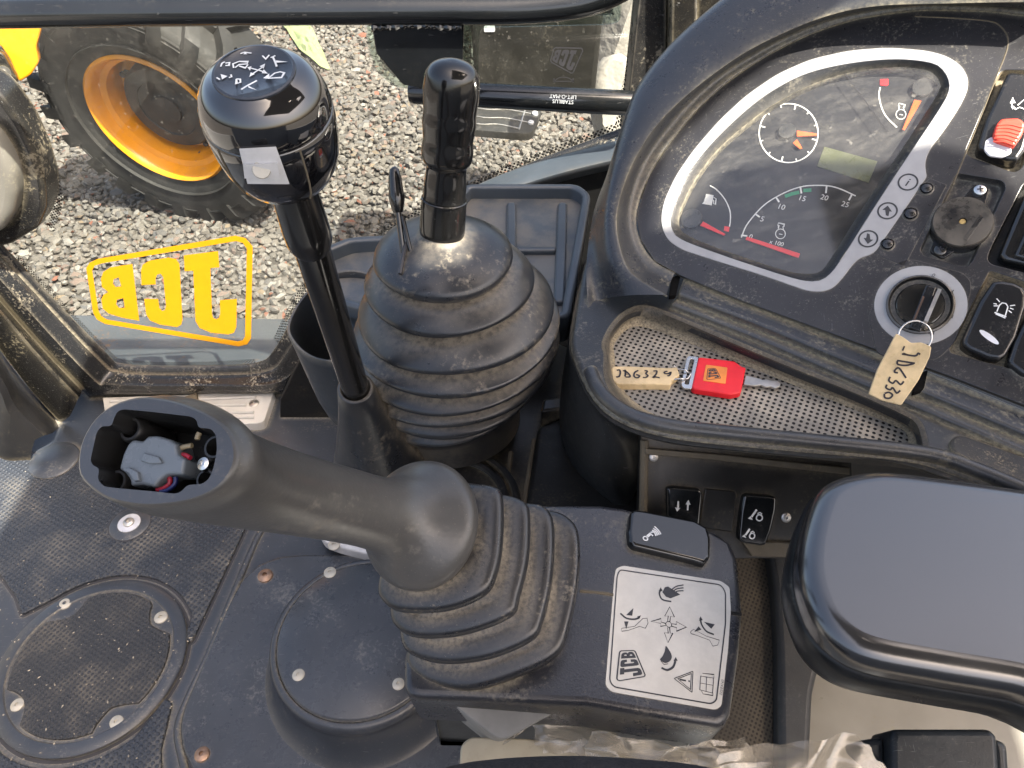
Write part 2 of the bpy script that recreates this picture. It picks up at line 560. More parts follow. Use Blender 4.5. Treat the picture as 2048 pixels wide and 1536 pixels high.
M['mat'] = dotted('pimpled_mat', (.031, .037, .048), (.035, .041, .052), .0078, .34, dust=.45, rough=.32, bumpd=.0018, inv=True, dscale=9, dcol=(.24, .22, .18), contrast=.2)
M['mat2'] = dotted('pimpled_cover', (.029, .031, .035), (.033, .035, .039), .0068, .34, dust=.5, rough=.38, bumpd=.0014, inv=True, dscale=11, dcol=(.21, .185, .145), contrast=.2)
M['pod'] = plastic('pod_plastic', (.022, .023, .028), .29, .35, dscale=18, up=.3, gb=.3, grain=900, edge=.8, crev=1.0, cdist=.006, spec=.6, dcol=(.28, .25, .19))
M['arm'] = plastic('armrest_vinyl', (.010, .0105, .012), .20, .06, dscale=9, up=.2, gb=.02, spec=1.0, coat=.9, dcol=(.12, .12, .12), contrast=.3)
M['arm'].node_tree.nodes['Principled BSDF'].inputs['Coat Roughness'].default_value = .22
M['arm_side'] = plastic('armrest_shell', (.008, .009, .010), .32, .2, dscale=16, up=.2, gb=.1)
M['dark'] = plastic('dark_recess', (.007, .007, .007), .5, .45, dscale=16, up=.3, gb=.1, dcol=(.12, .095, .06))
M['console_low'] = plastic('lower_console', (.010, .010, .011), .36, .5, dscale=9, up=.4, gb=.1, dcol=(.14, .118, .08), contrast=.14, crev=.8, cdist=.012)
M['switch_panel'] = plastic('switch_panel', (.008, .008, .008), .36, .45, dscale=12, up=.2, gb=.08, dcol=(.12, .095, .06), contrast=.14, crev=.8)
M['dusty_lip'] = plastic('dusty_lip', (.12, .10, .07), .8, .95, dscale=20, up=0, gb=.2, dcol=(.30, .235, .14), contrast=.25)
M['rocker'] = plastic('rocker_black', (.007, .008, .009), .10, .10, dscale=18, up=.3, gb=.0, spec=.75, edge=.4)
M['rocker_worn'] = plastic('rocker_worn', (.011, .012, .014), .22, .22, dscale=18, up=.3, gb=.03, spec=.6, edge=.5)
M['silver'] = plain('silver_overlay', (.34, .34, .345), .42, 0.0, .5, .05)
M['sticker'] = plain('sticker_stock', (.60, .565, .50), .42, .0, .5, .05)
M['print_dark'] = plain('dark_print', (.035, .035, .04), .5)
M['print_white'] = plain('white_print', (.74, .74, .72), .5)
M['print_grey'] = plain('faded_print', (.40, .42, .44), .5)
M['white_spot'] = plain('white_lens', (.72, .72, .74), .35)
M['red'] = plain('red_plastic', (.72, .012, .022), .38, 0, .5, .06)
M['red_slide'] = plain('red_slider', (.78, .075, .045), .4, 0, .5, .05)
M['needle'] = plain('needle_orange', (.90, .13, .02), .45, 0, .5, .03)
M['needle_red'] = plain('needle_red', (.80, .035, .04), .45, 0, .5, .03)
M['green'] = plain('green_band', (.02, .26, .12), .5)
M['lcd'] = plain('display_glass', (.115, .125, .065), .32, 0, .5, .05)
M['dial'] = plastic('dial_face', (.022, .022, .024), .6, .34, dscale=14, up=0, gb=0, contrast=.2, dcol=(.16, .15, .12))
M['orange_tag'] = plain('orange_inlay', (.76, .24, .045), .5)
M['decal'] = plain('yellow_decal', (.66, .29, .003), .5, 0, .4, .02)
M['jcb_yellow'] = plastic('yellow_paint', (.82, .33, .008), .22, .12, dscale=7, up=0, gb=.02, spec=.6, dcol=(.22, .13, .05), contrast=.16, scratch=.06)
M['metal'] = plain('bright_metal', (.62, .61, .59), .28, 1.0, .5, .06)
M['metal_dull'] = plain('dull_metal', (.52, .50, .47), .42, 1.0, .5, .10)
M['alu'] = plastic('aluminium_plate', (.42, .41, .385), .45, .4, dscale=18, up=0, gb=.05, spec=.5, dcol=(.30, .27, .2))
M['washer'] = plain('white_washer', (.55, .56, .60), .35, .3, .5, .04)
M['screw_pale'] = plain('pale_screw', (.48, .45, .38), .42, .4, .5, .12)
M['rusty'] = plain('rusty_bolt', (.30, .20, .145), .45, .5, .5, .25)
M['tyre'] = plastic('tyre_rubber', (.024, .024, .024), .65, .45, dscale=7, up=0, gb=.1, grain=200, gdist=.002, dcol=(.085, .08, .072), contrast=.2)
M['hub'] = plastic('hub_grey', (.055, .055, .055), .5, .35, dscale=12, up=0, gb=.05)
M['tag_tape'] = plain('yellowed_tape', (.62, .47, .26), .32, 0, .5, .14)
M['ink'] = plain('marker_ink', (.02, .016, .02), .5)
M['grey_plug'] = plain('grey_connector', (.12, .138, .155), .3, 0, .5, .05)
M['wire_red'] = plain('red_wire', (.30, .012, .03), .4)
M['wire_blue'] = plain('blue_wire', (.01, .018, .10), .4)
M['wire_tan'] = plain('tan_wire', (.22, .18, .11), .4)
M['bone'] = plain('grey_white_insert', (.56, .56, .57), .38)
M['brown_slot'] = plain('brown_slot', (.16, .085, .05), .5)
M['brass'] = plain('brass_pip', (.60, .42, .16), .4, .4)
M['glass'] = glassmat('window_glass', (.80, .82, .81), .075)
M['lens'] = glassmat('cluster_lens', (.97, .97, .96), .075, 26.0, .07, 1.4, (1, 3.5, 1))
M['tinted'] = glassmat('tinted_panel', (.34, .36, .35), .0)
M['green_edge'] = glassmat('green_glass', (.74, .81, .78), .0)
M['film'] = film('clear_plastic_film')
M['frit'] = frit('printed_dots', .006, .36)
M['cream_metal'] = plastic('worn_cream_steel', (.16, .155, .135), .34, .6, dscale=10, up=0, gb=.05, scratch=.7, dcol=(.34, .31, .22))  # pale cream steel, scratched and dusty
M['floor_metal'] = plastic('floor_sheet_metal', (.25, .24, .21), .32, .5, dscale=12, up=0, gb=.05, dcol=(.26, .23, .17), spec=.6)
M['carpet'] = dotted('perforated_trim', (.055, .046, .034), (.030, .026, .02), .0034, .3, dust=.5, rough=.8, bumpd=.0006, dcol=(.13, .105, .07))
M['wall_dark'] = plastic('streaked_side', (.028, .030, .032), .5, .45, dscale=22, up=0, gb=.15, dcol=(.12, .115, .105))
M['cloth'] = plastic('seat_cloth', (.018, .018, .020), .9, .2, dscale=30, up=0, gb=.6, grain=420, gdist=.002)
M['cardboard'] = plastic('dusty_bracket', (.34, .30, .22), .6, .4, dscale=20, up=0, gb=.05)
M['blocker_grey'] = plain('grey_blocker', (.30, .30, .30), .8)
M['outside_step'] = plastic('black_step', (.03, .03, .03), .5, .45, dscale=20, up=.2, gb=.1)

def gravelmat():
    t = NT('gravel_stones'); b = t.b
    g = t.node('ShaderNodeNewGeometry')
    rp = t.node('ShaderNodeValToRGB'); e = rp.color_ramp.elements
    rp.color_ramp.interpolation = 'CONSTANT'
    cols = [(0, (.120, .112, .102)), (.16, (.150, .138, .124)), (.30, (.185, .170, .154)), (.46, (.095, .092, .092)), (.56, (.205, .193, .178)),
            (.68, (.138, .124, .112)), (.80, (.165, .122, .105)), (.86, (.265, .252, .235)), (.915, (.195, .075, .048)), (.94, (.125, .128, .136)), (.965, (.200, .155, .108))]
    e[0].position = 0; e[0].color = (*cols[0][1], 1)
    e[1].position = cols[1][0]; e[1].color = (*cols[1][1], 1)
    for p, c in cols[2:]:
        x = e.new(p); x.color = (*c, 1)
    t.link(g.outputs['Random Per Island'], rp.inputs[0])
    n = t.ramp(t.noise(90, 5, .65), .3, .7)
    t.link(t.mix(t.math('MULTIPLY', n, .45), rp.outputs[0], (.135, .126, .113)), b.inputs['Base Color'])
    b.inputs['Roughness'].default_value = .85; b.inputs['Specular IOR Level'].default_value = .25
    t.bump(t.noise(160, 3, .6), .35, .004)
    return t.mat
M['gravel'] = gravelmat()
def bedmat():
    """gravel too far off to model stone by stone"""
    t = NT('gravel_bed'); b = t.b
    v = t.node('ShaderNodeTexVoronoi', feature='F1'); v.inputs['Scale'].default_value = 38
    t.link(t.tc.outputs['Object'], v.inputs['Vector'])
    sp = t.node('ShaderNodeSeparateColor'); t.link(v.outputs['Color'], sp.inputs[0])
    rp = t.node('ShaderNodeValToRGB'); e = rp.color_ramp.elements
    e[0].color = (.09, .083, .075, 1); e[1].color = (.21, .195, .178, 1); x = e.new(.55); x.color = (.15, .138, .124, 1)
    t.link(sp.outputs[0], rp.inputs[0])
    t.link(t.mix(t.ramp(v.outputs['Distance'], .25, .6), rp.outputs[0], (.05, .045, .04)), b.inputs['Base Color'])
    b.inputs['Roughness'].default_value = .9
    t.bump(v.outputs['Distance'], -.9, .02)
    return t.mat
M['soil'] = bedmat()
M['rock'] = plastic('limestone', (.36, .34, .31), .85, .6, dscale=6, up=0, gb=.5, grain=40, gdist=.01, dcol=(.22, .19, .15))
M['sill_rust'] = plastic('weathered_ledge', (.13, .14, .155), .45, 1.0, dscale=4, up=0, gb=.08, dcol=(.30, .19, .12), contrast=.12, scratch=.3)
M['void'] = plain('open_slot', (.002, .002, .002), .8, 0, .1)
# ------------------------------------------------------------------ the ground outside
import numpy as np
GZ = -0.42
mb = MB(); mb.add([(-60, -60, GZ), (60, -60, GZ), (60, 60, GZ), (-60, 60, GZ)], [(0, 1, 2, 3)])
g = obj('ground', mb, M['soil'], kind='structure', smooth=0)

def stone_shapes(n, sub, rng):
    out = []
    for k in range(n):
        bm = bmesh.new(); bmesh.ops.create_icosphere(bm, subdivisions=sub, radius=1.0)
        # chop the ball with a few random planes so that stones are angular
        sc = Vector((rng.uniform(.8, 1.3), rng.uniform(.65, 1.0), rng.uniform(.5, .8)))
        pl = [(Vector((rng.gauss(0, 1), rng.gauss(0, 1), rng.gauss(0, 1))).normalized(), rng.uniform(.55, .85)) for _ in range(7)]
        for v in bm.verts:
            for nn, d in pl:
                e = v.co.dot(nn) - d
                if e > 0: v.co -= nn * e
            v.co = Vector((v.co.x * sc.x, v.co.y * sc.y, v.co.z * sc.z))
        bm.verts.index_update()
        out.append((np.array([v.co[:] for v in bm.verts]), np.array([[q.index for q in f.verts] for f in bm.faces])))
        bm.free()
    return out

def stones(name, spots, shapes, mat, seed):
    rng = np.random.default_rng(seed)
    VV = []; FF = []; off = 0
    for (x, y, z, s) in spots:
        v, f = shapes[rng.integers(len(shapes))]
        a = rng.uniform(0, 6.283); t = rng.uniform(-.5, .5)
        ca, sa, ct, st = math.cos(a), math.sin(a), math.cos(t), math.sin(t)
        Rm = np.array([[ca, -sa, 0], [sa, ca, 0], [0, 0, 1]]) @ np.array([[1, 0, 0], [0, ct, -st], [0, st, ct]])
        VV.append((v * s) @ Rm.T + np.array([x, y, z])); FF.append(f + off); off += len(v)
    VV = np.concatenate(VV).astype(np.float32); FF = np.concatenate(FF).astype(np.int32)
    me = bpy.data.meshes.new(name)
    me.vertices.add(len(VV)); me.vertices.foreach_set('co', VV.ravel())
    me.loops.add(FF.size); me.loops.foreach_set('vertex_index', FF.ravel())
    me.polygons.add(len(FF)); me.polygons.foreach_set('loop_start', np.arange(0, FF.size, 3, dtype=np.int32))
    me.update(calc_edges=True); me.materials.append(mat)
    me.shade_smooth(); me.set_sharp_from_angle(angle=R(32))
    o = bpy.data.objects.new(name, me); COL.objects.link(o); WPOS[o.name] = Vector((0, 0, 0))
    return o

rg = random.Random(3)
spots = []
y = 1.18
while y < 4.9:
    st = .0235 if y < 3 else .028
    half = .20 + .78 * y
    x = -half
    while x < min(half * .6, 1.5):
        s = st * rg.choice((.5, .55, .6, .65, .7, .8, .95)) * rg.uniform(.9, 1.12)
        spots.append((x + rg.uniform(-.4, .4) * st, y + rg.uniform(-.4, .4) * st, GZ + rg.uniform(.0, .016), s))
        x += st
    y += st
gr = stones('gravel', spots, stone_shapes(26, 1, rg), M['gravel'], 5)
tag(gr, 'pale grey and reddish crushed stone gravel outside below the window', 'gravel'); gr['kind'] = 'stuff'

# limestone blocks beyond the right edge of the glass
def rock(px, y, size, seed, label):
    r0 = random.Random(seed); c = ypt(px, y)
    bm = bmesh.new(); bmesh.ops.create_icosphere(bm, subdivisions=3, radius=1)
    pl = [(Vector((r0.gauss(0, 1), r0.gauss(0, 1), r0.gauss(0, 1))).normalized(), r0.uniform(.5, .75)) for _ in range(10)]
    mb = MB()
    for v in bm.verts:
        for nn, d in pl:
            e = v.co.dot(nn) - d
            if e > 0: v.co -= nn * e
        v.co *= 1 + .05 * noise.noise(v.co * 4 + Vector((seed, 0, 0)))
    bm.verts.index_update()
    mb.add([Vector((v.co.x * size[0], v.co.y * size[1], v.co.z * size[2])) + c for v in bm.verts], [tuple(q.index for q in f.verts) for f in bm.faces])
    bm.free()
    return tag(obj('rock', mb, M['rock'], smooth=30), label, 'rock', 'stone blocks outside')
rock((1245, 105), 2.3, (.11, .16, .24), 1, 'tall pale stone block outside nearest the top right of the glass')
rock((1228, 215), 2.0, (.09, .13, .14), 2, 'pale angular stone block outside beside the end of the gas strut')
rock((1235, 262), 1.7, (.06, .10, .06), 5, 'small low pale stone just above the lower right dotted edge')

# ------------------------------------------------------------------ front wheel outside
WC = dep((338, 214), 2.48)
wheel = thing('front_wheel', (WC.x, WC.y, GZ), 'front wheel with yellow rim and chunky black tyre on the gravel', 'wheel')
wf = Frame(WC, (-.22, -.95, -.17), (1, -.2, 0))
RR = .234; RT = .408; TW = .15
mb = MB()
prof = [(RR - .012, .075), (RR + .004, .085), (RR + .03, .098), (RR + .08, .112), (RR + .13, .108), (RT - .045, .098), (RT - .03, .085), (RT - .022, .05), (RT - .02, 0), (RT - .022, -.08), (RT - .03, -.14), (RR + .1, -.17), (RR + .03, -.16), (RR - .012, -.14)]
mb.lathe(wf, (0, 0), prof, 72)
ty = obj('tyre', mb, M['tyre'], wheel)
for rr_, w_ in ((RR + .045, .003), (RR + .12, .0025)):
    mb = MB(); mb.lathe(wf, (0, 0), [(rr_ - w_, .098), (rr_ - w_ * .4, .1125), (rr_ + w_ * .4, .1125), (rr_ + w_, .098)], 72); obj('sidewall_rib', mb, M['tyre'], ty)
NL = 22
for i in range(NL):
    mb = MB(); a0 = 2 * math.pi * i / NL
    da = .13
    def lp(a, r, h): return wf.w((r * math.cos(a), r * math.sin(a)), h)
    rings = []
    for h, sh, r1, r0 in ((.116, -.03, RT - .022, RT - .075), (.104, 0, RT + .004, RT - .06), (.085, .02, RT + .012, RT - .035), (.04, .08, RT + .014, RT - .035), (0, .16, RT + .014, RT - .035), (-.02, .2, RT + .014, RT - .035)):
        a = a0 + sh
        rings.append([lp(a - da * .5, r0, h), lp(a - da * .42, r1, h), lp(a + da * .42, r1, h), lp(a + da * .5, r0, h)])
    mb.loft(rings, True, True, True)
    obj('tread_lug', mb, M['tyre'], ty)
    mb = MB(); rings = []
    for h, sh, r1 in ((-.16, .12, RT - .028), (-.14, .13, RT + .002), (-.08, .18, RT + .006), (-.02, .25, RT + .006), (0, .29, RT + .006)):
        a = a0 + sh
        rings.append([lp(a - da * .5, RT - .035, h), lp(a - da * .42, r1, h), lp(a + da * .42, r1, h), lp(a + da * .5, RT - .035, h)])
    mb.loft(rings[::-1], True, True, True)
    obj('tread_lug', mb, M['tyre'], ty)
mb = MB()
mb.lathe(wf, (0, 0), [(RR - .002, .06), (RR + .002, .088), (RR - .006, .096), (RR - .014, .090), (RR - .02, .07), (RR - .028, .045), (RR - .045, .036), (RR - .05, .0), (RR - .055, -.04), (RR - .075, -.055), (.150, -.055), (.12, -.05), (.0, -.05)], 72)
rim = obj('rim', mb, M['jcb_yellow'], wheel)
mb = MB()
mb.lathe(wf, (0, 0), [(.152, -.05), (.150, .0), (.142, .012), (.10, .016), (.098, .012), (.05, .012), (.048, .018), (0.001, .018)], 48)
hub = obj('hub', mb, M['hub'], wheel)
for i in range(8):
    a = 2 * math.pi * i / 8 + .3
    mb = MB(); c = (.172 * math.cos(a), .172 * math.sin(a))
    mb.lathe(wf, c, [(.017, -.056), (.016, -.045), (.010, -.044)], 12); mb.lathe(wf, c, [(.010, -.048), (.010, -.03), (.001, -.029)], 6)
    obj('wheel_nut', mb, M['hub'], rim)
mb = MB(); mb.tube([wf.w((.19 * math.cos(a), .19 * math.sin(a)), -.05) for a in (4.9,)] + [wf.w((.19 * math.cos(4.9), .19 * math.sin(4.9)), .0)], .008, 8)
obj('valve', mb, M['rusty'], rim)

# yellow bodywork behind the wheel
bw = thing('yellow_mudguard', ypt((20, 150), 2.1), 'yellow painted machine bodywork behind the tyre at upper left', 'bodywork')
bf = Frame(dep((30, 110), 2.15), (.35, -.9, .15))
mb = MB(); mb.plate(bf, roundp(bf.pxs([(-120, -60), (110, -40), (72, 95), (78, 125), (62, 150), (38, 165), (20, 120), (0, 90), (-120, 60)]), .01), (), -.05, 0, .006)
obj('panel', mb, M['jcb_yellow'], bw)
mb = MB(); mb.plate(bf, roundp(bf.pxs([(-120, 80), (5, 105), (36, 160), (20, 180), (-10, 182), (-120, 170)], .03), .012), (), -.04, .03, .005)
obj('bracket', mb, M['steel_black'], bw)
mb = MB(); mb.lathe(bf, bf.px((8, 145), .03), [(.018, .03), (.018, .034), (.008, .034), (.008, .044), (.001, .045)], 20)
obj('bolt', mb, M['metal_dull'], bw)

# pale green sheet lying on the gravel
gf = Frame((0, 0, GZ + .03), (0, 0, 1))
mb = MB(); tri = [gf.px(p) for p in [(560, 40), (620, 45), (662, 140), (640, 132), (600, 100)]]
pts = resample(tri, 30, True); ctr = sum(pts, Vector((0, 0))) / 30
rings = []
for k in range(6):
    f = k / 5
    rings.append([gf.w(ctr.lerp(p, max(.02, f)), .02 * noise.noise(Vector((p.x * 12 * f, p.y * 12 * f, 1))) + .03 * (1 - f)) for p in pts])
mb.loft(rings, True, True, False)
mb2 = MB(); mb2.add([v - Vector((0, 0, .004)) for v in mb.v], [f[::-1] for f in mb.f]); mb.add(mb2.v, mb2.f)
tag(obj('plastic_sheet', mb, plain('pale_green_sheet', (.30, .35, .17), .6), smooth=30), 'crumpled pale green sheet lying on the gravel behind the round knob', 'sheet')

# dark tank and step outside
tank = thing('side_tank', ypt((1060, 190), 1.62), 'dark box-shaped tank outside seen through the glass above the gas strut', 'tank')
tfm = Frame(ypt((1050, 120), 1.62), (0, -1, .06))
mb = MB(); mb.plate(tfm, roundp(tfm.pxs([(935, -40), (1215, -40), (1190, 195), (950, 185)]), .02), (), -.4, 0, .012)
obj('shell', mb, plastic('tank_plastic', (.022, .021, .019), .5, .4, dscale=6, up=0, gb=.1), tank)
mb = MB(); mb.plate(tfm, roundp(tfm.pxs([(968, 52), (990, 52), (990, 64), (968, 64)], .002), .003), (), 0, .002)
obj('white_plate', mb, M['white_spot'], tank)
step = thing('step_plate', zpt((1000, 260), -.1), 'black step plate with pale scratched ribs outside below the gas strut', 'step')
sf = Frame(zpt((1010, 240), -.1), (0, -.25, 1))
mb = MB(); mb.plate(sf, roundp(sf.pxs([(940, 200), (1085, 212), (1066, 262), (1055, 268), (930, 258)]), .02), (), -.03, 0, .003)
obj('plate', mb, M['outside_step'], step)
for a, b in (((950, 216), (1062, 228)), ((945, 232), (1060, 246)), ((942, 246), (1040, 258))):
    P = spline([sf.px(a), sf.px((a[0] * .66 + b[0] * .33, a[1] * .66 + b[1] * .33 + 2)), sf.px((a[0] * .33 + b[0] * .66, a[1] * .33 + b[1] * .66 - 2)), sf.px(b)], 5)
    mb = MB(); mb.tube([sf.w(p, .001) for p in P], .003, 6); obj('rib', mb, M['metal_dull'], step)
mb = MB(); mb.tube([sf.w(p, .001) for p in sf.pxs([(1052, 214), (1038, 260)])], .003, 6); obj('rib', mb, M['metal_dull'], step)
for p in ((1070, 228), (1062, 246)):
    mb = MB(); mb.lathe(sf, sf.px(p), [(.011, 0), (.010, .006), (.001, .008)], 14); obj('bolt', mb, M['white_spot'], step)

# ------------------------------------------------------------------ window: frame, pane, dots, decal
GY = 1.10
gl = Frame((0, GY, .5), (0, -1, 0))
win = thing('side_window', (-.3, GY, 0), 'large lower cab window with worn black frame and dotted border', 'window')
P1 = [(-90, 392), (17, 503), (205, 700), (252, 729), (400, 732), (515, 726), (556, 690), (625, 575), (760, 480), (1000, 352), (1250, 254)]
P2 = [(-90, 418), (5, 519), (190, 716), (244, 747), (400, 751), (530, 745), (576, 705), (640, 590), (765, 490), (1000, 364), (1250, 266)]
P3 = [(-90, 460), (-5, 555), (178, 752), (226, 770), (400, 772), (548, 768), (605, 718), (660, 612), (775, 505), (1000, 378), (1250, 280)]
P4 = [(-90, 490), (-8, 590), (160, 775), (204, 792), (400, 787), (562, 784), (622, 735), (672, 622), (782, 514), (1000, 388), (1250, 292)]
rows = []
for P, yy in ((P1, 1.105), (P1, 1.088), (P2, 1.078), (P2, 1.070), (P3, 1.045), (P3, 1.040), (P4, 1.05), (P4, 1.14)):
    rows.append(spline([ypt(p, yy) for p in P], 6))
cols = [spline([r[i] for r in rows], 3) for i in range(len(rows[0]))]
mb = MB(); mb.loft(cols, False)
obj('frame', mb, M['seal'], win, 50)
# inner pane
pane = [(-160, -160), (1420, -160), (1300, 240)] + [(p[0], p[1] + 6) for p in P1[::-1]] + [(-160, 330)]
mb = MB(); mb.plate(gl, gl.pxs(pane), (), -.0025, .0025, 0, bottom=True)
obj('glass_pane', mb, M['glass'], win, 0)

def strip(name, fr, A, B, mat, parent, h, pitch):
    """band between two polylines with its own running coordinates"""
    A = spline(A, 8); B = spline(B, 8); n = len(A)
    me = bpy.data.meshes.new(name)
    vs = [fr.w(p, h) for p in A] + [fr.w(p, h) for p in B]
    fs = [(i, i + 1, n + i + 1, n + i) for i in range(n - 1)]
    c = sum(vs, Vector()) / len(vs)
    me.from_pydata([tuple(v - c) for v in vs], [], fs); me.materials.append(mat)
    uv = me.uv_layers.new(name='UVMap'); L = [0]
    for i in range(1, n): L.append(L[-1] + (A[i] - A[i - 1]).length)
    for p in me.polygons:
        for li in p.loop_indices:
            vi = me.loops[li].vertex_index; k = vi % n
            uv.data[li].uv = (L[k] / pitch, 0 if vi < n else (B[k] - A[k]).length / pitch)
    o = bpy.data.objects.new(name, me); COL.objects.link(o); o.parent = parent
    o.location = c - WPOS[parent.name]; WPOS[o.name] = c
    return o
strip('dot_border', gl, gl.pxs([(560, 690), (625, 575), (760, 480), (1000, 352), (1235, 258)]), gl.pxs([(548, 672), (612, 560), (748, 466), (992, 338), (1232, 244)]), M['frit'], win, .004, .0052)
strip('dot_border', gl, gl.pxs([(1292, -60), (1286, 0), (1274, 100), (1256, 200), (1244, 270)]), gl.pxs([(1270, -60), (1266, 0), (1256, 100), (1240, 190), (1228, 260)]), M['frit'], win, .004, .0052)
strip('dot_border', gl, gl.pxs([(30, 515), (205, 700), (252, 729), (400, 732), (515, 726)]), gl.pxs([(40, 508), (213, 690), (257, 717), (400, 721), (510, 715)]), M['frit'], win, .004, .0045)
strip('dot_border', gl, gl.pxs([(20, 180), (68, 262), (100, 340), (108, 400), (96, 450)]), gl.pxs([(36, 170), (84, 250), (118, 335), (126, 405), (110, 456)]), M['frit'], win, .004, .0045)

# the yellow logo on the glass, read from inside so it is mirrored
LOGO_OUT = [(510, 390), (530, 358), (580, 335), (1380, 200), (1440, 214), (1482, 262), (1472, 800), (1450, 836), (1400, 848), (620, 716), (572, 690), (550, 650)]
LOGO_IN = [(545, 402), (560, 376), (602, 362), (1384, 232), (1425, 242), (1448, 277), (1437, 790), (1424, 812), (1394, 818), (630, 690), (596, 669), (581, 635)]
LJ = [(1080, 315), (1280, 290), (1288, 385), (1235, 390), (1245, 660), (1252, 682), (1270, 688), (1287, 680), (1292, 652), (1290, 577), (1390, 570), (1386, 735), (1372, 768), (1340, 778), (1240, 768), (1172, 740), (1148, 700), (1135, 405), (1085, 408)]
LC = [(830, 402), (840, 370), (880, 346), (990, 328), (1035, 336), (1055, 366), (1072, 690), (1065, 720), (1040, 735), (940, 720), (882, 696), (860, 660), (848, 570), (930, 570), (938, 622), (953, 640), (970, 635), (976, 610), (960, 442), (945, 423), (925, 428), (915, 450), (917, 485), (833, 490)]
LB = [(780, 365), (820, 698), (720, 680), (640, 655), (606, 626), (598, 572), (612, 545), (640, 530), (602, 500), (596, 452), (610, 412), (652, 385)]
LB1 = [(700, 443), (715, 497), (682, 500), (666, 482), (670, 455)]
LB2 = [(727, 565), (735, 622), (702, 622), (685, 602), (690, 574)]
def logo_px(fr, h=.0004, mb=None):
    mb = mb or MB(); q = lambda P: fr.pxs(Z5(P))
    mb.poly(fr, q(LOGO_OUT), h, [q(LOGO_IN)]); mb.poly(fr, q(LJ), h); mb.poly(fr, q(LC), h); mb.poly(fr, q(LB), h, [q(LB1), q(LB2)])
    return mb
def logo_at(fr, p0, px, py, h=.0003, mb=None, letters=True, frame=True):
    """the same emblem placed by three pixel corners: p0 lower corner on the J side, px towards B, py up the J side"""
    mb = mb or MB(); a = fr.px(p0); ex = fr.px(px) - a; ey = fr.px(py) - a
    q = lambda P: [a + ex * ((1480 - x) / 970) + ey * ((848 - y) / 650) for x, y in P]
    if frame: mb.poly(fr, q(LOGO_OUT), h, [q(LOGO_IN)])
    if letters: mb.poly(fr, q(LJ), h); mb.poly(fr, q(LC), h); mb.poly(fr, q(LB), h, [q(LB1), q(LB2)])
    return mb
obj('yellow_decal', logo_px(gl, .0045), M['decal'], win, 0, label='mirrored yellow JCB emblem stuck on the glass')
obj('etched_mark', logo_at(gl, (1146, 146), (1092, 132), (1168, 94), .0045), M['print_dark'], win, 0)
mb = MB(); mb.ribbon(gl, spline(gl.pxs([(1108, 160), (1118, 153), (1128, 152), (1138, 154), (1146, 160)]), 4), .0012, .0045)
mb.ribbon(gl, gl.pxs([(1106, 160), (1148, 160)]), .0012, .0045); mb.ribbon(gl, gl.pxs([(1108, 154), (1109, 163)]), .002, .0045); mb.ribbon(gl, gl.pxs([(1146, 154), (1146, 163)]), .002, .0045)
obj('etched_mark', mb, M['print_dark'], win, 0)

# ledge outside the glass
mb = MB(); lf = Frame((0, 0, -.05), (0, 0, 1))
mb.plate(lf, [(-1.4, 1.13), (.3, 1.13), (.3, 1.35), (-1.4, 1.40)], (), -.04, 0, .008)
tag(obj('window_ledge', mb, M['sill_rust']), 'weathered blue grey steel ledge outside below the yellow emblem', 'ledge')

# worn steel bracket at the left edge
br = thing('door_post', ypt((0, 480), 1.05), 'worn sunlit steel door post with rounded edge at the left of the window', 'post')
df = Frame((0, 1.045, .5), (0, -1, 0))
po = roundp(df.pxs([(-140, 120), (-30, 165), (0, 190), (42, 248), (72, 312), (90, 372), (92, 418), (76, 458), (20, 492), (-140, 520)]), .012)
mb = MB(); mb.plate(df, po, (), -.05, 0, .010); obj('flange', mb, M['steel_black'], br)
po = roundp(df.pxs([(-140, 230), (-20, 270), (8, 310), (26, 350), (31, 392), (24, 432), (0, 468), (-140, 500)], .03), .012)
mb = MB(); mb.plate(df, po, (), 0, .03, .014, 5); obj('cover', mb, M['cream_metal'], br)
# stepped pillar below it
pil = thing('cab_pillar', zpt((60, 860), 0), 'dark stepped cab pillar running diagonally to the floor corner at lower left', 'pillar')
def step_rows(name, rowsdef, mat, sm=40, k=2):
    rws = [spline([f(p) for p in P], 8) for P, f in rowsdef]
    c = [spline([r[i] for r in rws], k) for i in range(len(rws[0]))]
    m = MB(); m.loft(c, False); return obj(name, m, mat, pil, sm)
Y = lambda v: (lambda p: ypt(p, v)); Zp = lambda v: (lambda p: zpt(p, v))
step_rows('face', [([(-120, 440), (-8, 588), (90, 700), (165, 778)], Y(1.052)), ([(-120, 470), (-8, 606), (85, 712), (160, 792)], Y(1.0)), ([(-120, 480), (-8, 616), (80, 722), (155, 800)], Y(.985)),
           ([(-120, 520), (-8, 665), (70, 760), (140, 832)], Y(.985)), ([(-120, 540), (-8, 690), (60, 778), (120, 846)], Y(.995))], M['steel_black'])
step_rows('foot', [([(-120, 530), (-8, 690), (60, 778), (125, 846)], Y(1.02)), ([(-120, 570), (-8, 728), (45, 808), (105, 866)], Y(.93)), ([(-120, 620), (-8, 770), (20, 830), (70, 880)], Y(.90)), ([(-120, 760), (-60, 860), (0, 920), (60, 925)], Zp(0))], M['console_low'])

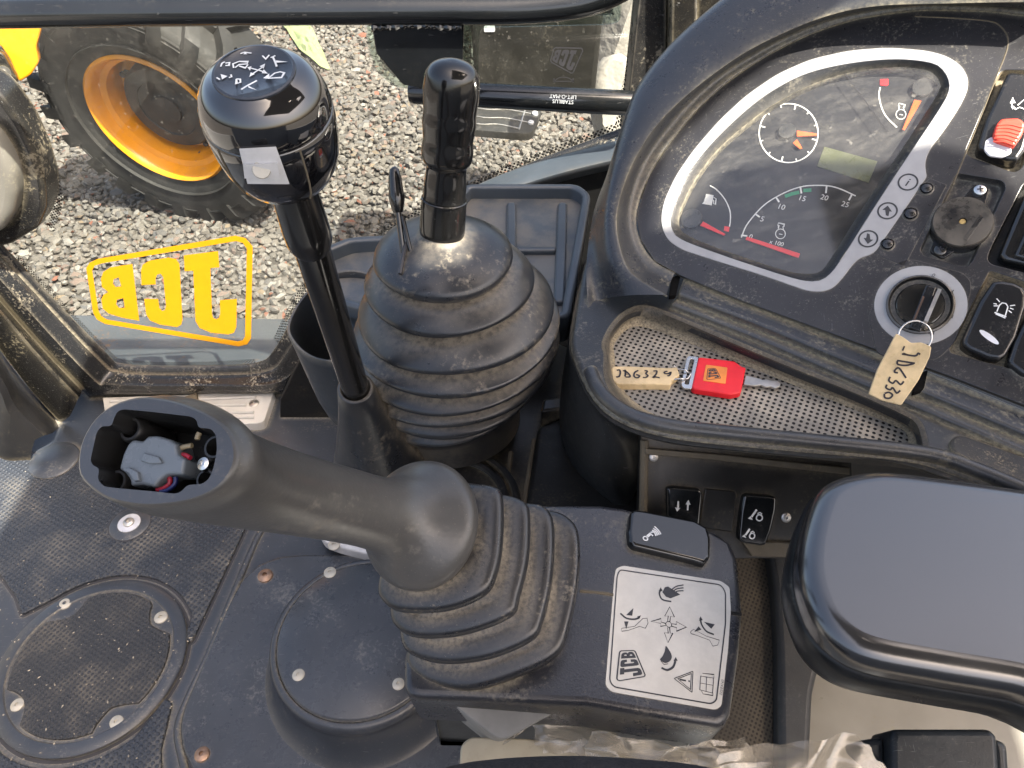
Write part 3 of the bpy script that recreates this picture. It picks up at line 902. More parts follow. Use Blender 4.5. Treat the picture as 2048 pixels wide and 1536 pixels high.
# right pillar of the window and the sill under it
rp_ = thing('window_post', ypt((1330, 240), 1.06), 'black vertical window post behind the dashboard hood at the top', 'post')
mb = MB(); pf_ = Frame((0, 1.06, .5), (0, -1, 0))
mb.plate(pf_, pf_.pxs([(1286, -80), (1335, -80), (1330, 260), (1246, 280)]), (), -.05, 0, .004); obj('seal', mb, M['seal'], rp_)
mb = MB(); mb.plate(pf_, pf_.pxs([(1338, -80), (1392, -80), (1390, 260), (1333, 260)]), (), -.05, .02, .006); obj('channel', mb, M['steel_black'], rp_)
mb = MB(); mb.plate(pf_, pf_.pxs([(1394, -80), (1500, -80), (1500, 260), (1392, 260)]), (), -.06, -.01, .006); obj('panel', mb, M['steel_black'], rp_)
mb = MB(); A = [(700, 520), (790, 470), (900, 400), (1000, 352), (1120, 312), (1280, 272)]
B = [(720, 540), (800, 490), (912, 420), (1010, 376), (1130, 338), (1280, 302)]
rws = [spline([ypt(p, yy) for p in P], 6) for P, yy in ((A, 1.04), (A, 1.02), (B, .985), ([(x, y + 14) for x, y in B], .985), ([(x, y + 30) for x, y in B], 1.02))]
cols = [spline([r[i] for r in rws], 3) for i in range(len(rws[0]))]
mb.loft(cols, False)
tag(obj('window_sill', mb, M['tray_blue'], None, 50), 'blue grey curved sill under the glass behind the storage tray', 'sill')
iw = Frame((0, 1.005, .5), (0, -1, 0))  # black sheet standing for the shaded gap under the sill
mb = MB(); mb.plate(iw, iw.pxs([(560, 800), (640, 640), (720, 552), (800, 505), (912, 437), (1010, 394), (1130, 356), (1420, 300), (1420, 1000), (560, 1000)]), (), -.02, 0, .002)
tag(obj('dark_gap_backing', mb, M['dark'], None, 40), 'black backing added for the dark gap below the window sill behind the tray', 'wall')

# ------------------------------------------------------------------ grab rail and gas strut
rail = thing('grab_rail', ypt((835, 120), .96), 'thick glossy black tube rail across the top with a welded plate', 'rail')
mb = MB(); path = spline([ypt(p, .96) for p in [(-140, 30), (200, 25), (500, 22), (800, 20), (1000, 20), (1100, 15), (1180, 2), (1250, -30), (1330, -90)]], 8)
mb.tube(path, .0165, 24); obj('tube', mb, M['paint'], rail, 60)
rf = Frame((0, .962, .7), (0, -1, 0))
mb = MB(); mb.plate(rf, roundp(rf.pxs([(742, 40), (928, 44), (924, 185), (905, 190), (805, 168), (752, 104)]), .004), (), -.006, .002, .0015); obj('plate', mb, M['paint'], rail)
mb = MB(); pw = spline([rf.w(rf.px((x, 50 + 2 * math.sin(x))), .004) for x in range(744, 930, 12)], 3); mb.tube(pw, [.004 + .0012 * math.sin(i * 1.7) for i in range(len(pw))], 8); obj('weld_bead', mb, M['paint'], rail)
mir = thing('mirror_glass', ypt((760, 170), 1.2), 'green edged rounded glass panel hanging outside behind the black plate', 'mirror')
mf = Frame((0, 1.22, .6), (0, -1, 0))
mo = roundp(mf.pxs([(728, -60), (1245, -60), (1242, 44), (1215, 50), (960, 56), (955, 195), (850, 186), (785, 172), (750, 140), (735, 90)]), .012)
mb = MB(); mb.plate(mf, mo, (), -.004, .0, .001, bottom=True); obj('pane', mb, M['green_edge'], mir)
mb = MB(); mb.plate(mf, inset(ccw(mo), .012), (), -.012, -.006, .001, bottom=True); obj('backing', mb, M['tinted'], mir)
strut = thing('gas_strut', ypt((1250, 200), 1.02), 'thin black gas strut cylinder running across the window to the hood', 'strut')
sa, sb = ypt((820, 183), 1.03), ypt((1290, 208), .99)
mb = MB(); mb.tube([sa, sa.lerp(sb, .02), sa.lerp(sb, .98), sb], [.014, .0165, .0165, .014], 24); obj('cylinder', mb, M['paint'], strut, 60)
# lettering wraps on the near face of the cylinder
ax = (sb - sa).normalized(); mid = sa.lerp(sb, .62)
sn = (CAM_POS - mid); sn = (sn - ax * sn.dot(ax)).normalized()
stf = Frame(mid + sn * .0168, sn, ax)
mb = textmb(stf, 'STABILUS', (1126, 203), (1090, 201), 7, .0, align='CENTER')
mb = textmb(stf, 'LIFT-O-MAT', (1126, 193), (1090, 191), 7, .0, mb=mb)
obj('lettering', mb, M['print_grey'], strut, 0)

# ------------------------------------------------------------------ cab floor
fl = Frame((0, .6, 0), (0, 0, 1))
mb = MB(); mb.add([(-1.3, -.4, 0), (.9, -.4, 0), (.9, 1.07, 0), (-1.3, 1.07, 0)], [(0, 1, 2, 3)])
obj('cab_floor', mb, M['floor'], kind='structure', smooth=0)
C0 = fl.px((187, 1328)); RC = (fl.px((366, 1335)) - C0).length
matA = [(-140, 880), (60, 905), (100, 925), (300, 900), (560, 900), (492, 1058), (440, 1170), (386, 1286), (366, 1284)]
arc = []
for a in range(30, 141, 8):
    arc.append(C0 + Vector((math.cos(R(a)), math.sin(R(a)))) * (RC + .012))
outline = fl.pxs(matA) + arc + fl.pxs([(46, 1232), (34, 1195), (0, 1148), (-140, 1100)])
o_mat = thing('floor_mat', (-.6, .7, 0), 'dimpled black rubber floor mat in front of the round floor cover', 'mat')
mb = MB(); mb.plate(fl, roundp(outline, .004, 3), (), 0, .006, .002); obj('panel', mb, M['mat'], o_mat)
mb = MB(); c = fl.px((262, 1052)); mb.lathe(fl, c, [(.034, .004), (.034, .0065), (.031, .0085), (.001, .0085)], 40, ry=1); obj('screw_seat', mb, M['floor'], o_mat)
mb = MB(); mb.ribbon(fl, circ(c, .0345, 40), .0025, .0066, True); obj('groove', mb, M['print_dark'], o_mat, 0)
def washer(c, fr, h, r, parent, mw, ms):
    mb = MB(); mb.lathe(fr, c, [(r, h), (r, h + .0015), (r * .95, h + .002), (.0005, h + .002)], 28); w = obj('washer', mb, mw, parent)
    mb = MB(); mb.lathe(fr, c, [(r * .50, h + .002), (r * .48, h + .0045), (r * .36, h + .0065), (r * .2, h + .007), (r * .18, h + .004), (.0005, h + .004)], 20); obj('screw_head', mb, ms, w)
washer(c, fl, .0085, .019, o_mat, M['washer'], M['metal_dull'])
def screw(parent, fr, px, h, rpx, m, dome=.35, name='screw', hexr=.28):
    c = fr.px(px, h); r = rpx * fr.scale(px)
    mb = MB(); mb.lathe(fr, c, [(r, h - .0005), (r * .97, h + r * dome * .5), (r * .7, h + r * dome * .9), (r * hexr * 1.1, h + r * dome), (r * hexr, h + r * dome * .2), (.0003, h + r * dome * .15)], 20)
    return obj(name, mb, m, parent)
mb = MB(); q = fl.px((112, 925)); mb.lathe(fl, q, [(.045, 0), (.044, .008), (.040, .011), (.001, .012)], 36); obj('raised_boss', mb, M['floor'], o_mat)
mb = MB(); mb.plate(fl, roundp(fl.pxs([(-140, 1440), (0, 1448), (60, 1480)]) + [C0 + Vector((math.cos(R(a)), math.sin(R(a)))) * (RC + .012) for a in range(225, 318, 8)] + fl.pxs([(334, 1398), (346, 1408), (334, 1460), (324, 1500), (330, 1640), (-140, 1640)]), .004, 3), (), 0, .006, .002); obj('panel', mb, M['mat'], o_mat)

for o_ in (outline,):
    mb = MB(); mb.ribbon(fl, inset(ccw(roundp(o_, .004, 3)), -.0022), .0045, .0008, True); obj('groove', mb, M['print_dark'], o_mat, 0)
cov = thing('floor_cover', (*(fl.w(C0)[:2]), 0), 'round dimpled cover plate in the floor held by four screws', 'cover')
mb = MB(); mb.lathe(fl, C0, [(RC, 0), (RC, .008), (RC - .004, .011), (RC - .018, .011), (RC - .020, .009)], 72); obj('rim', mb, M['floor'], cov)
mb = MB(); mb.ribbon(fl, circ(C0, RC + .0025, 72), .005, .0010, True); obj('groove', mb, M['print_dark'], cov, 0)
base = [C0 + Vector((math.cos(2 * math.pi * i / 96), math.sin(2 * math.pi * i / 96))) * (RC - .020) for i in range(96)]
SC = [(130, 1207), (322, 1235), (35, 1410), (233, 1444)]
pad = []
scs = [fl.px(p, .01) for p in SC]
for p in base:
    d = (p - C0).normalized(); rr = RC - .024
    for s_ in scs:
        e = (C0 + d * rr - s_).length
        if e < .031: rr -= .024 * (1 - e / .031) ** .5
    pad.append(C0 + d * rr)
mb = MB(); mb.plate(fl, base, (), .002, .0085, 0); obj('plate', mb, M['floor'], cov)
mb = MB(); mb.plate(fl, pad, (), .008, .0125, .002); obj('dimpled_pad', mb, M['mat2'], cov)
for p in SC: screw(cov, fl, p, .0088, 13, M['screw_pale'], .25)

pnl = thing('floor_panel', (-.2, .5, 0), 'smooth scuffed grey floor panel with two rusty bolts and a lipped edge', 'panel')
pz = Z7([(1740, 338), (1610, 348), (1490, 395), (1400, 480), (1335, 600), (1235, 830), (1130, 1070), (1070, 1210), (1045, 1330), (1065, 1450), (1120, 1560), (1130, 1900), (3200, 1900), (3200, 338)])
po = roundp(fl.pxs(pz), .01)
mb = MB(); mb.plate(fl, po, (), 0, .014, .004); obj('plate', mb, M['floor_patchy'], pnl)
mb = MB(); mb.ribbon(fl, inset(ccw(po), -.002), .005, .0008, True); obj('groove', mb, M['print_dark'], pnl, 0)
edge_line = spline([fl.w(p, .0) for p in fl.pxs(Z7([(1560, 120), (1480, 210), (1330, 560), (1200, 880), (1060, 1180), (1020, 1330), (1050, 1500), (1080, 1640)]))], 6)
mb = MB(); mb.tube(edge_line, .006, 10); obj('lip', mb, M['floor'], pnl)
for p in Z7([(1522, 437), (1160, 1460)]): screw(pnl, fl, p, .014, 15, M['rusty'], .55, 'bolt')
mb = MB(); mb.plate(fl, roundp(fl.pxs([(640, 1078), (760, 1070), (760, 1135), (690, 1118), (655, 1106)]), .01), (), .014, .035, .004); wp = obj('pale_plate', mb, M['bone'], pnl)
screw(wp, fl, (668, 1090), .035, 12, M['screw_pale'], .2)
# loose grit, seed husks and paint chips on the floor
rgr = random.Random(21); mb = MB()
for k in range(300):
    p = (rgr.uniform(-20, 540), rgr.gauss(1330, 150) if k % 3 else rgr.uniform(930, 1540))
    q = fl.px(p); s_ = rgr.choice((.0005, .0006, .0008, .0009, .0013)); a = rgr.uniform(0, 3.1); e = rgr.uniform(1, 2.6)
    ux = Vector((math.cos(a), math.sin(a))) * s_ * e; uy = Vector((-math.sin(a), math.cos(a))) * s_
    z0 = .0125 if (q - C0).length < RC else .0065
    mb.add([fl.w(q + ux, z0), fl.w(q + uy, z0), fl.w(q - ux, z0), fl.w(q - uy, z0), fl.w(q, z0 + s_ * .9)], [(0, 1, 4), (1, 2, 4), (2, 3, 4), (3, 0, 4)])
gt = obj('floor_grit', mb, plain('pale_grit', (.40, .36, .29), .8, 0, .3, .3), None, 0, kind='stuff')
gt['label'] = 'loose pale grit and seed husks scattered on the black rubber floor'; gt['category'] = 'grit'

# round cover standing on the floor panel
rc_ = thing('round_pedestal', fl.w(fl.px((720, 1330))), 'round grey pedestal with screwed smooth lid beside the joystick', 'pedestal')
PH = .10
ptf = Frame((0, .5, PH), (0, 0, 1)); pc0 = ptf.px((722, 1272)); pr0 = (ptf.px((552, 1280)) - pc0).length
mb = MB(); mb.lathe(ptf, pc0, [(pr0 * 1.30, -PH + .012), (pr0 * 1.20, -PH * .8), (pr0 * 1.10, -PH * .5), (pr0 * 1.06, -.030), (pr0 * 1.075, -.022), (pr0 * 1.085, -.012), (pr0 * 1.07, -.005), (pr0 * 1.03, -.002), (pr0 * 1.0, -.003), (pr0 * .99, -.006)], 80); obj('body', mb, M['floor'], rc_, 50)
mb = MB(); mb.lathe(ptf, pc0, [(pr0 * .985, -.006), (pr0 * .98, 0), (pr0 * .96, .002), (pr0 * .5, .002), (.0005, .002)], 80); lid_ = obj('lid', mb, M['floor_patchy'], rc_, 50)
for p in ((660, 1145), (597, 1350), (797, 1368)): screw(rc_, ptf, p, .0022, 12.5, M['screw_pale'], .2)

# aluminium tread plate below the window
tp = thing('tread_plate', zpt((470, 840), 0), 'ribbed aluminium tread plate on the floor under the window frame', 'plate')
tf = Frame((0, 1.0, .02), (0, 0, 1))
mb = MB(); mb.plate(tf, roundp(tf.pxs([(205, 795), (548, 782), (528, 842), (518, 846), (215, 860)]), [.004, .004, .008, .008, .004]), (), -.02, 0, .0015); obj('plate', mb, M['alu'], tp)
for a, b, w in (((402, 800), (512, 795), .005), ((408, 812), (492, 811), .005), ((415, 827), (508, 826), .005), ((425, 838), (508, 836), .004), ((222, 804), (360, 799), .006), ((225, 818), (380, 812), .005)):
    mb = MB(); mb.tube([tf.w(tf.px(a), 0), tf.w(tf.px(b), 0)], w, 8, flat=.6); obj('rib', mb, M['alu'], tp)
screw(tp, tf, (508, 807), 0, 10, M['metal_dull'], .3)
mb = MB(); mb.plate(tf, roundp(tf.pxs([(366, 800), (396, 788), (398, 815), (372, 816)]), .006), (), 0, .008, .003); obj('catch', mb, M['dusty_lip'], tp)
# ------------------------------------------------------------------ gear lever with round knob
gb = thing('gear_lever', dep((765, 935), .70), 'tall black lever with glossy round knob and white thumb switch', 'lever')
kf = Frame(dep((508, 145), .335), (.01, -.27, .96), (1, .1, 0))
KP = [(.0188, -.0002), (.0200, -.0010), (.0222, -.0020), (.0252, -.0045), (.0280, -.0085), (.0300, -.0140), (.0309, -.0195), (.0308, -.0210), (.0304, -.0216), (.0311, -.0222), (.0311, -.0290), (.0307, -.0370), (.0297, -.0450), (.0275, -.0530), (.0236, -.0600), (.017, -.0645), (.010, -.066)]
mb = MB(); mb.lathe(kf, (0, 0), KP, 64); kn = obj('knob', mb, M['gloss'], gb, 60)
mb = MB(); mb.lathe(kf, (0, 0), [(.0188, -.0006), (.0186, .0006), (.0176, .0009), (.0170, .0003), (.0001, .0003)], 48); obj('symbol_disc', mb, plain('bluish_disc', (.030, .034, .042), .16, 0, .6), kn, 60)
kt = kf.up(.0006)
mb = MB()
def gs(pts, w=3.2): mb.ribbon(kt, kt.pxs(ZG(pts)), w * kt.scale((530, 150)))
def gp(pts): mb.poly(kt, kt.pxs(ZG(pts)))
gs([(565, 325), (655, 265)], 3); gs([(550, 280), (660, 310)], 3)
for p in ([(660, 248), (650, 285), (620, 268)], [(530, 275), (560, 268), (550, 300)], [(545, 345), (585, 325), (555, 312)], [(680, 322), (635, 318), (650, 290)]): gp(p)
gs([(430, 280), (425, 250), (470, 232), (535, 235), (530, 250), (470, 255), (440, 278)]); gs([(470, 265), (515, 280), (535, 255)])
gs([(715, 195), (735, 240), (745, 270)], 4); gs([(700, 205), (735, 190)]); gp([(740, 225), (825, 235), (740, 242)]); gs([(640, 190), (665, 215), (690, 185)])
gs([(690, 355), (780, 350), (800, 315), (770, 308), (730, 318), (690, 350)]); gp([(645, 355), (690, 320), (690, 360)])
gs([(450, 360), (450, 395), (480, 385), (478, 362), (450, 360)]); gs([(485, 438), (520, 415), (600, 372)], 4); gp([(540, 425), (600, 442), (535, 410)])
gp([(335, 325), (385, 340), (345, 365)]); gs([(305, 350), (330, 365)]); gs([(335, 270), (345, 245), (365, 235)]); gs([(480, 175), (510, 165), (560, 172)]); gp([(500, 180), (515, 165), (530, 180)]); gs([(370, 245), (400, 240), (395, 262), (370, 262)]); gs([(395, 350), (415, 345), (410, 328)])
obj('symbols', mb, M['print_white'], kn, 0)
for a in (-1.02, -2.32):
    mb = MB(); mb.tube([kf.w(((r + .0001) * math.cos(a), (r + .0001) * math.sin(a)), h) for r, h in KP[9:15]], .0005, 6); obj('seam', mb, M['dusty_lip'], kn)
def knob_r(h):
    for (r0, h0), (r1, h1) in zip(KP, KP[1:]):
        if h1 <= h <= h0: return r0 + (r1 - r0) * (h0 - h) / (h0 - h1)
    return 0
def on_knob(p, off=0.0):
    d = ray(p); t = .28
    while t < .42:
        q = CAM_POS + d * t - kf.o; h = q.dot(kf.n)
        if math.hypot(q.dot(kf.u), q.dot(kf.v)) < knob_r(h) + off: break
        t += .0001
    return CAM_POS + d * t
def knob_patch(c4, off, n=10):
    c4 = ZG(c4); rws = []
    for i in range(n):
        u = i / (n - 1)
        a = (c4[0][0] + (c4[3][0] - c4[0][0]) * u, c4[0][1] + (c4[3][1] - c4[0][1]) * u)
        b = (c4[1][0] + (c4[2][0] - c4[1][0]) * u, c4[1][1] + (c4[2][1] - c4[1][1]) * u)
        rws.append([on_knob((a[0] + (b[0] - a[0]) * k / (n - 1), a[1] + (b[1] - a[1]) * k / (n - 1)), off) for k in range(n)])
    m = MB(); m.loft(rws, False)
    e = rws[0] + [r[-1] for r in rws[1:]] + rws[-1][::-1][1:] + [r[0] for r in rws[::-1][1:-1]]
    ax0 = kf.w((0, 0), -.045)
    m.loft([e, [p + (ax0 - p) * .12 for p in e]])
    return m
sw = obj('thumb_switch', knob_patch([(468, 868), (738, 853), (838, 1128), (530, 1126)], .0010), M['bone'], gb, 40)
obj('pad', knob_patch([(497, 985), (752, 975), (768, 1078), (508, 1086)], .0024), M['bone'], sw, 40)
pn_ = on_knob(ZG([(632, 1022)])[0], .0024); fn_ = Frame(pn_, (CAM_POS - pn_).normalized())
mb = MB(); mb.lathe(fn_, (0, 0), [(.0042, -.0006), (.0038, .0006), (.0001, .0009)], 20); obj('nub', mb, plain('pale_nub', (.42, .40, .35), .4), sw)
b0 = dep((714, 786), .60); t0 = kf.w((0, 0), -.062)
col_end = t0.lerp(b0, .24)
mb = MB(); mb.tube([t0, t0.lerp(b0, .02), t0.lerp(b0, .17), t0.lerp(b0, .22), t0.lerp(b0, .245)], [.0118, .0122, .0136, .0134, .0115], 24); obj('collar', mb, M['gloss_soft'], gb, 50)
mb = MB(); mb.tube([t0.lerp(b0, .2), b0, t0.lerp(b0, 1.12)], .0108, 24); obj('shaft', mb, M['gloss_soft'], gb, 60)
gbase = dep((768, 945), .71)
rings = []
bt = b0 + (t0 - b0).normalized() * .008
for k in range(9):
    f = k / 8
    c = bt.lerp(gbase, f); r = .0145 + .030 * f ** 1.15
    n_ = (t0 - b0).normalized().lerp(Vector((0, 0, 1)), f)
    F_ = Frame(c, n_)
    rings.append([F_.w((r * math.cos(a) * (1 + .12 * f * (math.cos(2 * a) ** 2)), r * math.sin(a) * (1 + .12 * f * (math.cos(2 * a) ** 2)))) for a in [2 * math.pi * j / 40 for j in range(40)]])
Ft = Frame(bt, (t0 - b0).normalized())
top = [[Ft.w((r * math.cos(2 * math.pi * j / 40), r * math.sin(2 * math.pi * j / 40)), h) for j in range(40)] for r, h in ((.0109, -.006), (.0112, -.0005), (.0122, .001), (.0138, .0008))]
mb = MB(); mb.loft(top + rings); obj('boot', mb, M['rubber'], gb, 50)

# ------------------------------------------------------------------ loader lever with the big bellows
ld = thing('loader_lever', ypt((905, 800), .49), 'black finger-grip handle standing on a large ribbed rubber bellows', 'lever')
ht = dep((907, 117), .497); hb = dep((884, 468), .575)
prof = [(0, .002), (.012, .009), (.035, .0145), (.07, .0178), (.11, .0190), (.17, .0196), (.23, .0192), (.28, .0187), (.33, .0192), (.38, .0186), (.43, .0180), (.48, .0188), (.53, .0184), (.555, .0172), (.575, .0152), (.60, .0148), (.64, .0152), (.69, .0158), (.75, .0160), (.80, .0170), (.90, .0174), (.97, .0176), (1.0, .0172)]
sp = spline([(a, b, 0) for a, b in prof], 3)
mb = MB(); mb.tube([ht.lerp(hb, p[0]) for p in sp], [p[1] for p in sp], 36)
for v in mb.v:   # flats for the fingers
    ax_ = ht.lerp(hb, max(0, min(1, (v - ht).dot(hb - ht) / (hb - ht).length_squared))); d = v - ax_
    v -= Vector((0, d.y, 0)) * .10
obj('handle', mb, M['gloss_soft'], ld, 70)
mb = MB(); q = ht.lerp(hb, .775); Fh = Frame(q, (ht - hb).normalized()); mb.lathe(Fh, (0, 0), [(.0166, -.0006), (.0173, 0), (.0166, .0006)], 36); obj('seam', mb, M['gloss_soft'], ld)
AX = .49
# (centre px, half width px)
CR = [((886, 508), 140), ((899, 556), 170), ((912, 610), 196), ((912, 643), 207), ((914, 676), 205), ((912, 709), 195), ((908, 741), 178), ((902, 772), 156)]
tilts = [(0, -.02), (.02, 0), (.05, 0), (.07, 0), (.08, 0), (.10, .02), (.12, .02), (.14, .02)]
rings = []; pks = []
SEG = 72
ctrs = []
for (p, hw), tl in zip(CR, tilts):
    c = ypt(p, AX); d = (c - CAM_POS).dot(FWD); ctrs.append((c, hw * d / FPX, Vector((-tl[0], tl[1], 1)).normalized()))
def ringpts(c, r, n):
    F_ = Frame(c, n); return [F_.w((r * math.cos(2 * math.pi * j / SEG), r * math.sin(2 * math.pi * j / SEG))) for j in range(SEG)]
for i, (c, r, n) in enumerate(ctrs):
    if i == 0:
        for rr_, h in ((.27, .0225), (.31, .0195), (.38, .0172), (.52, .0148), (.70, .0118), (.84, .0080), (.94, .0040), (.985, .0012), (1.0, -.0022), (.975, -.0052)):
            rings.append(ringpts(c + n * h, r * rr_, n)); pks.append(.75 if rr_ < .35 else (.25 if rr_ < .7 else 0))
    else:
        pc, pr, pn = ctrs[i - 1]
        gap = (pc - c).length
        pks += [.1, .5, .8, .55, .3, .12, 0, 0, 0, 0, 0]
        rings.append(ringpts(pc - pn * .0045, pr * .955, pn))
        rings.append(ringpts(pc - pn * .0060, pr * .84, pn))
        rings.append(ringpts(pc.lerp(c, .36), min(pr, r) * .79, n))
        for rr_, h in ((.82, .50), (.885, .37), (.945, .20), (.983, .07), (.998, .006)):
            rings.append(ringpts(c + n * (gap * h), r * rr_, n))
        for rr_, h in ((1.0, -.0012), (.997, -.0030), (.985, -.0042)):
            rings.append(ringpts(c + n * h, r * rr_, n))
c, r, n = ctrs[-1]
rings.append(ringpts(c - n * .02, r * .86, n)); rings.append(ringpts(c - n * .05, r * .80, n)); pks += [.6, .8]
assert len(pks) == len(rings)
for ri, rg_ in enumerate(rings):
    for j, v in enumerate(rg_):
        a = 2 * math.pi * j / SEG
        v += Vector((0, 0, .0012 * math.sin(3 * a + ri * .2) * min(1, ri / 10)))
cap_rows = 10
mb = MB(); mb.loft(rings[:cap_rows]); obj('top_plate', mb, M['rubber'], ld, 60, packed=[k for k in pks[:cap_rows] for _ in range(SEG)])
mb = MB(); mb.loft(rings[cap_rows - 1:]); obj('bellows', mb, M['rubber'], ld, 60, packed=[k * (.6 + .4 * math.sin(j * .26 + i * .9)) for i, k in enumerate(pks[cap_rows - 1:]) for j in range(SEG)])
c, r, n = ctrs[0]
slit = [dep(p, d_) for p, d_ in (((812, 486), .5695), ((806, 515), .563), ((800, 548), .557))]
mb = MB(); mb.tube(spline(slit, 5), .0016, 8); obj('slit', mb, M['print_dark'], ld)
tb_ = thing('trigger_rod', dep((803, 482), .572), 'thin black secondary lever with flat tip beside the handle', 'lever')
q0 = dep((788, 333), .555); q1 = dep((796, 425), .563); q2 = dep((806, 500), .570)
mb = MB(); mb.tube([q0, q0.lerp(q1, .06), q0.lerp(q1, .25), q0.lerp(q1, .55), q0.lerp(q1, .62), q0.lerp(q1, .75), q0.lerp(q1, .95), q1], [.001, .0036, .0050, .0056, .0062, .0058, .0042, .0036], 16); obj('tip', mb, M['gloss_soft'], tb_, 60)
mb = MB(); mb.tube([q1, q2, q2 + (q2 - q1) * .3], .0022, 12); obj('rod', mb, M['gloss_soft'], tb_)
mb = MB(); mb.tube([q1.lerp(q2, .1) + Vector((.003, 0, 0)), q2 + Vector((.006, -.002, 0))], .0017, 10); obj('rod', mb, M['paint'], tb_)

# ------------------------------------------------------------------ storage tray and cup holder
TZ = .62
st_ = thing('storage_tray', zpt((1040, 600), TZ), 'blue grey moulded storage tray with ribs behind the bellows', 'tray')
tz = Frame((0, .7, TZ), (0, 0, 1))
out_ = roundp(tz.pxs([(700, 478), (860, 470), (930, 372), (1155, 372), (1182, 392), (1140, 640), (860, 660), (640, 600), (618, 560), (640, 502)]), .012)
mb = MB(); mb.plate(tz, out_, (), -.02, -.012, 0); obj('base', mb, M['tray_blue'], st_)
mb = MB(); mb.plate(tz, out_, [inset(ccw(out_), .010)], -.03, .004, .0035); obj('rim', mb, M['tray_blue'], st_)
def bar(a, b, w, h=-.012):
    P_ = [tz.px(a, h), tz.px(b, h)]; d = (P_[1] - P_[0]).normalized(); m_ = Vector((-d.y, d.x)) * w
    mb = MB(); mb.plate(tz, roundp([P_[0] - m_, P_[1] - m_, P_[1] + m_, P_[0] + m_], w * .9), (), h - .002, h + .006, .003); obj('rib', mb, M['tray_blue'], st_)
for a, b, w in (((1023, 412), (1022, 640), .006), ((1125, 412), (1118, 612), .006), ((1032, 505), (1112, 505), .0045), ((930, 512), (1012, 512), .0045)): bar(a, b, w)
ch = thing('cup_holder', dep((650, 900), .9), 'dark grey plastic cup holder with raised lip behind the thin lever shaft', 'cup holder')
cc = dep((692, 645), .785); cf = Frame(cc, (0, -.05, 1))
SEG2 = 60; rings = []
for r, h in ((.036, -.135), (.044, -.13), (.050, -.10), (.055, -.05), (.059, -.012), (.0605, .0), (.0595, .0025), (.0575, .002), (.056, -.004), (.052, -.05), (.046, -.11), (.002, -.112)):
    ring = []
    for j in range(SEG2):
        a = 2 * math.pi * j / SEG2
        lift = .020 * max(0, math.sin(a)) ** 2 * (1 if h > -.02 else max(0, 1 + (h + .02) / .04)) if h > -.06 else 0
        notch = -.010 * math.exp(-((math.atan2(math.sin(a + 2.6), math.cos(a + 2.6))) / .35) ** 2) if h > -.02 else 0
        ring.append(cf.w((r * math.cos(a), r * math.sin(a)), h + lift - notch * .6))
    rings.append(ring)
mb = MB(); mb.loft(rings, True, True, True); obj('cup', mb, M['cup'], ch, 50)
mb = MB(); mb.lathe(cf, (0, 0), [(.0475, -.085), (.045, -.084), (.0005, -.084)], 40); obj('perforated_base', mb, dotted('cup_mesh', (.06, .065, .07), (.01, .01, .01), .006, .33, dust=.6, dcol=(.2, .19, .16)), ch)

# ------------------------------------------------------------------ deck that carries the levers
dk = thing('lever_console', (-.02, .6, 0), 'dark dusty console base under the bellows with seams', 'console')
DZ = .552
dkf = Frame((0, .5, DZ), (0, 0, 1))
top2 = ccw(roundp([Vector(x) for x in [(-.165, -.075), (-.10, -.115), (.05, -.125), (.075, -.08), (.085, .06), (.06, .12), (-.12, .12), (-.16, .05)]], .03))
rings = [[dkf.w(p, 0) for p in inset(top2, .006)], [dkf.w(p, -.004) for p in top2]]
for f in (.1, .3, .6, 1.0):
    rings.append([dkf.w(Vector((-.02, .20)) + (p - Vector((-.02, .20))) * (1 - .55 * f), -DZ * f) for p in top2])
mb = MB(); mb.loft(rings[::-1], True, False, True); obj('body', mb, M['console_low'], dk, 50)
for a, b in (((1022, 905), (1008, 1000)), ((1068, 880), (1048, 1010))):
    mb = MB(); mb.tube([dkf.w(dkf.px(a), .0), dkf.w(dkf.px(b), .0)], .0022, 8); obj('seam', mb, M['dusty_lip'], dk)
mb = MB(); mb.lathe(dkf, dkf.px((992, 890)), [(.011, 0), (.010, .003), (.006, .0035), (.0055, .002), (.0002, .002)], 24); obj('plug', mb, M['dark'], dk)
mb = MB()
for k, r in enumerate((.060, .050)):
    P_ = [dkf.w(dkf.px((900, 1010)) + Vector((math.cos(a), math.sin(a))) * r, .003) for a in [R(x) for x in range(-10, 120, 8)]]
    mb.tube(P_, .004, 8)
obj('moulded_arc', mb, M['console_low'], dk)
bx_ = Frame((0, .5, .56), (0, 0, 1))
mb = MB(); mb.plate(bx_, roundp(bx_.pxs([(1076, 852), (1200, 800), (1420, 1000), (1250, 1160), (1030, 1160)]), .006), (), -.25, .0, .004); obj('inner_panel', mb, M['dark'], dk)
mb = MB(); mb.plate(bx_, roundp(bx_.pxs([(1086, 800), (1150, 792), (1150, 818), (1082, 826)], .01), .003), (), -.01, .012, .003); obj('side_block', mb, M['console_low'], dk)

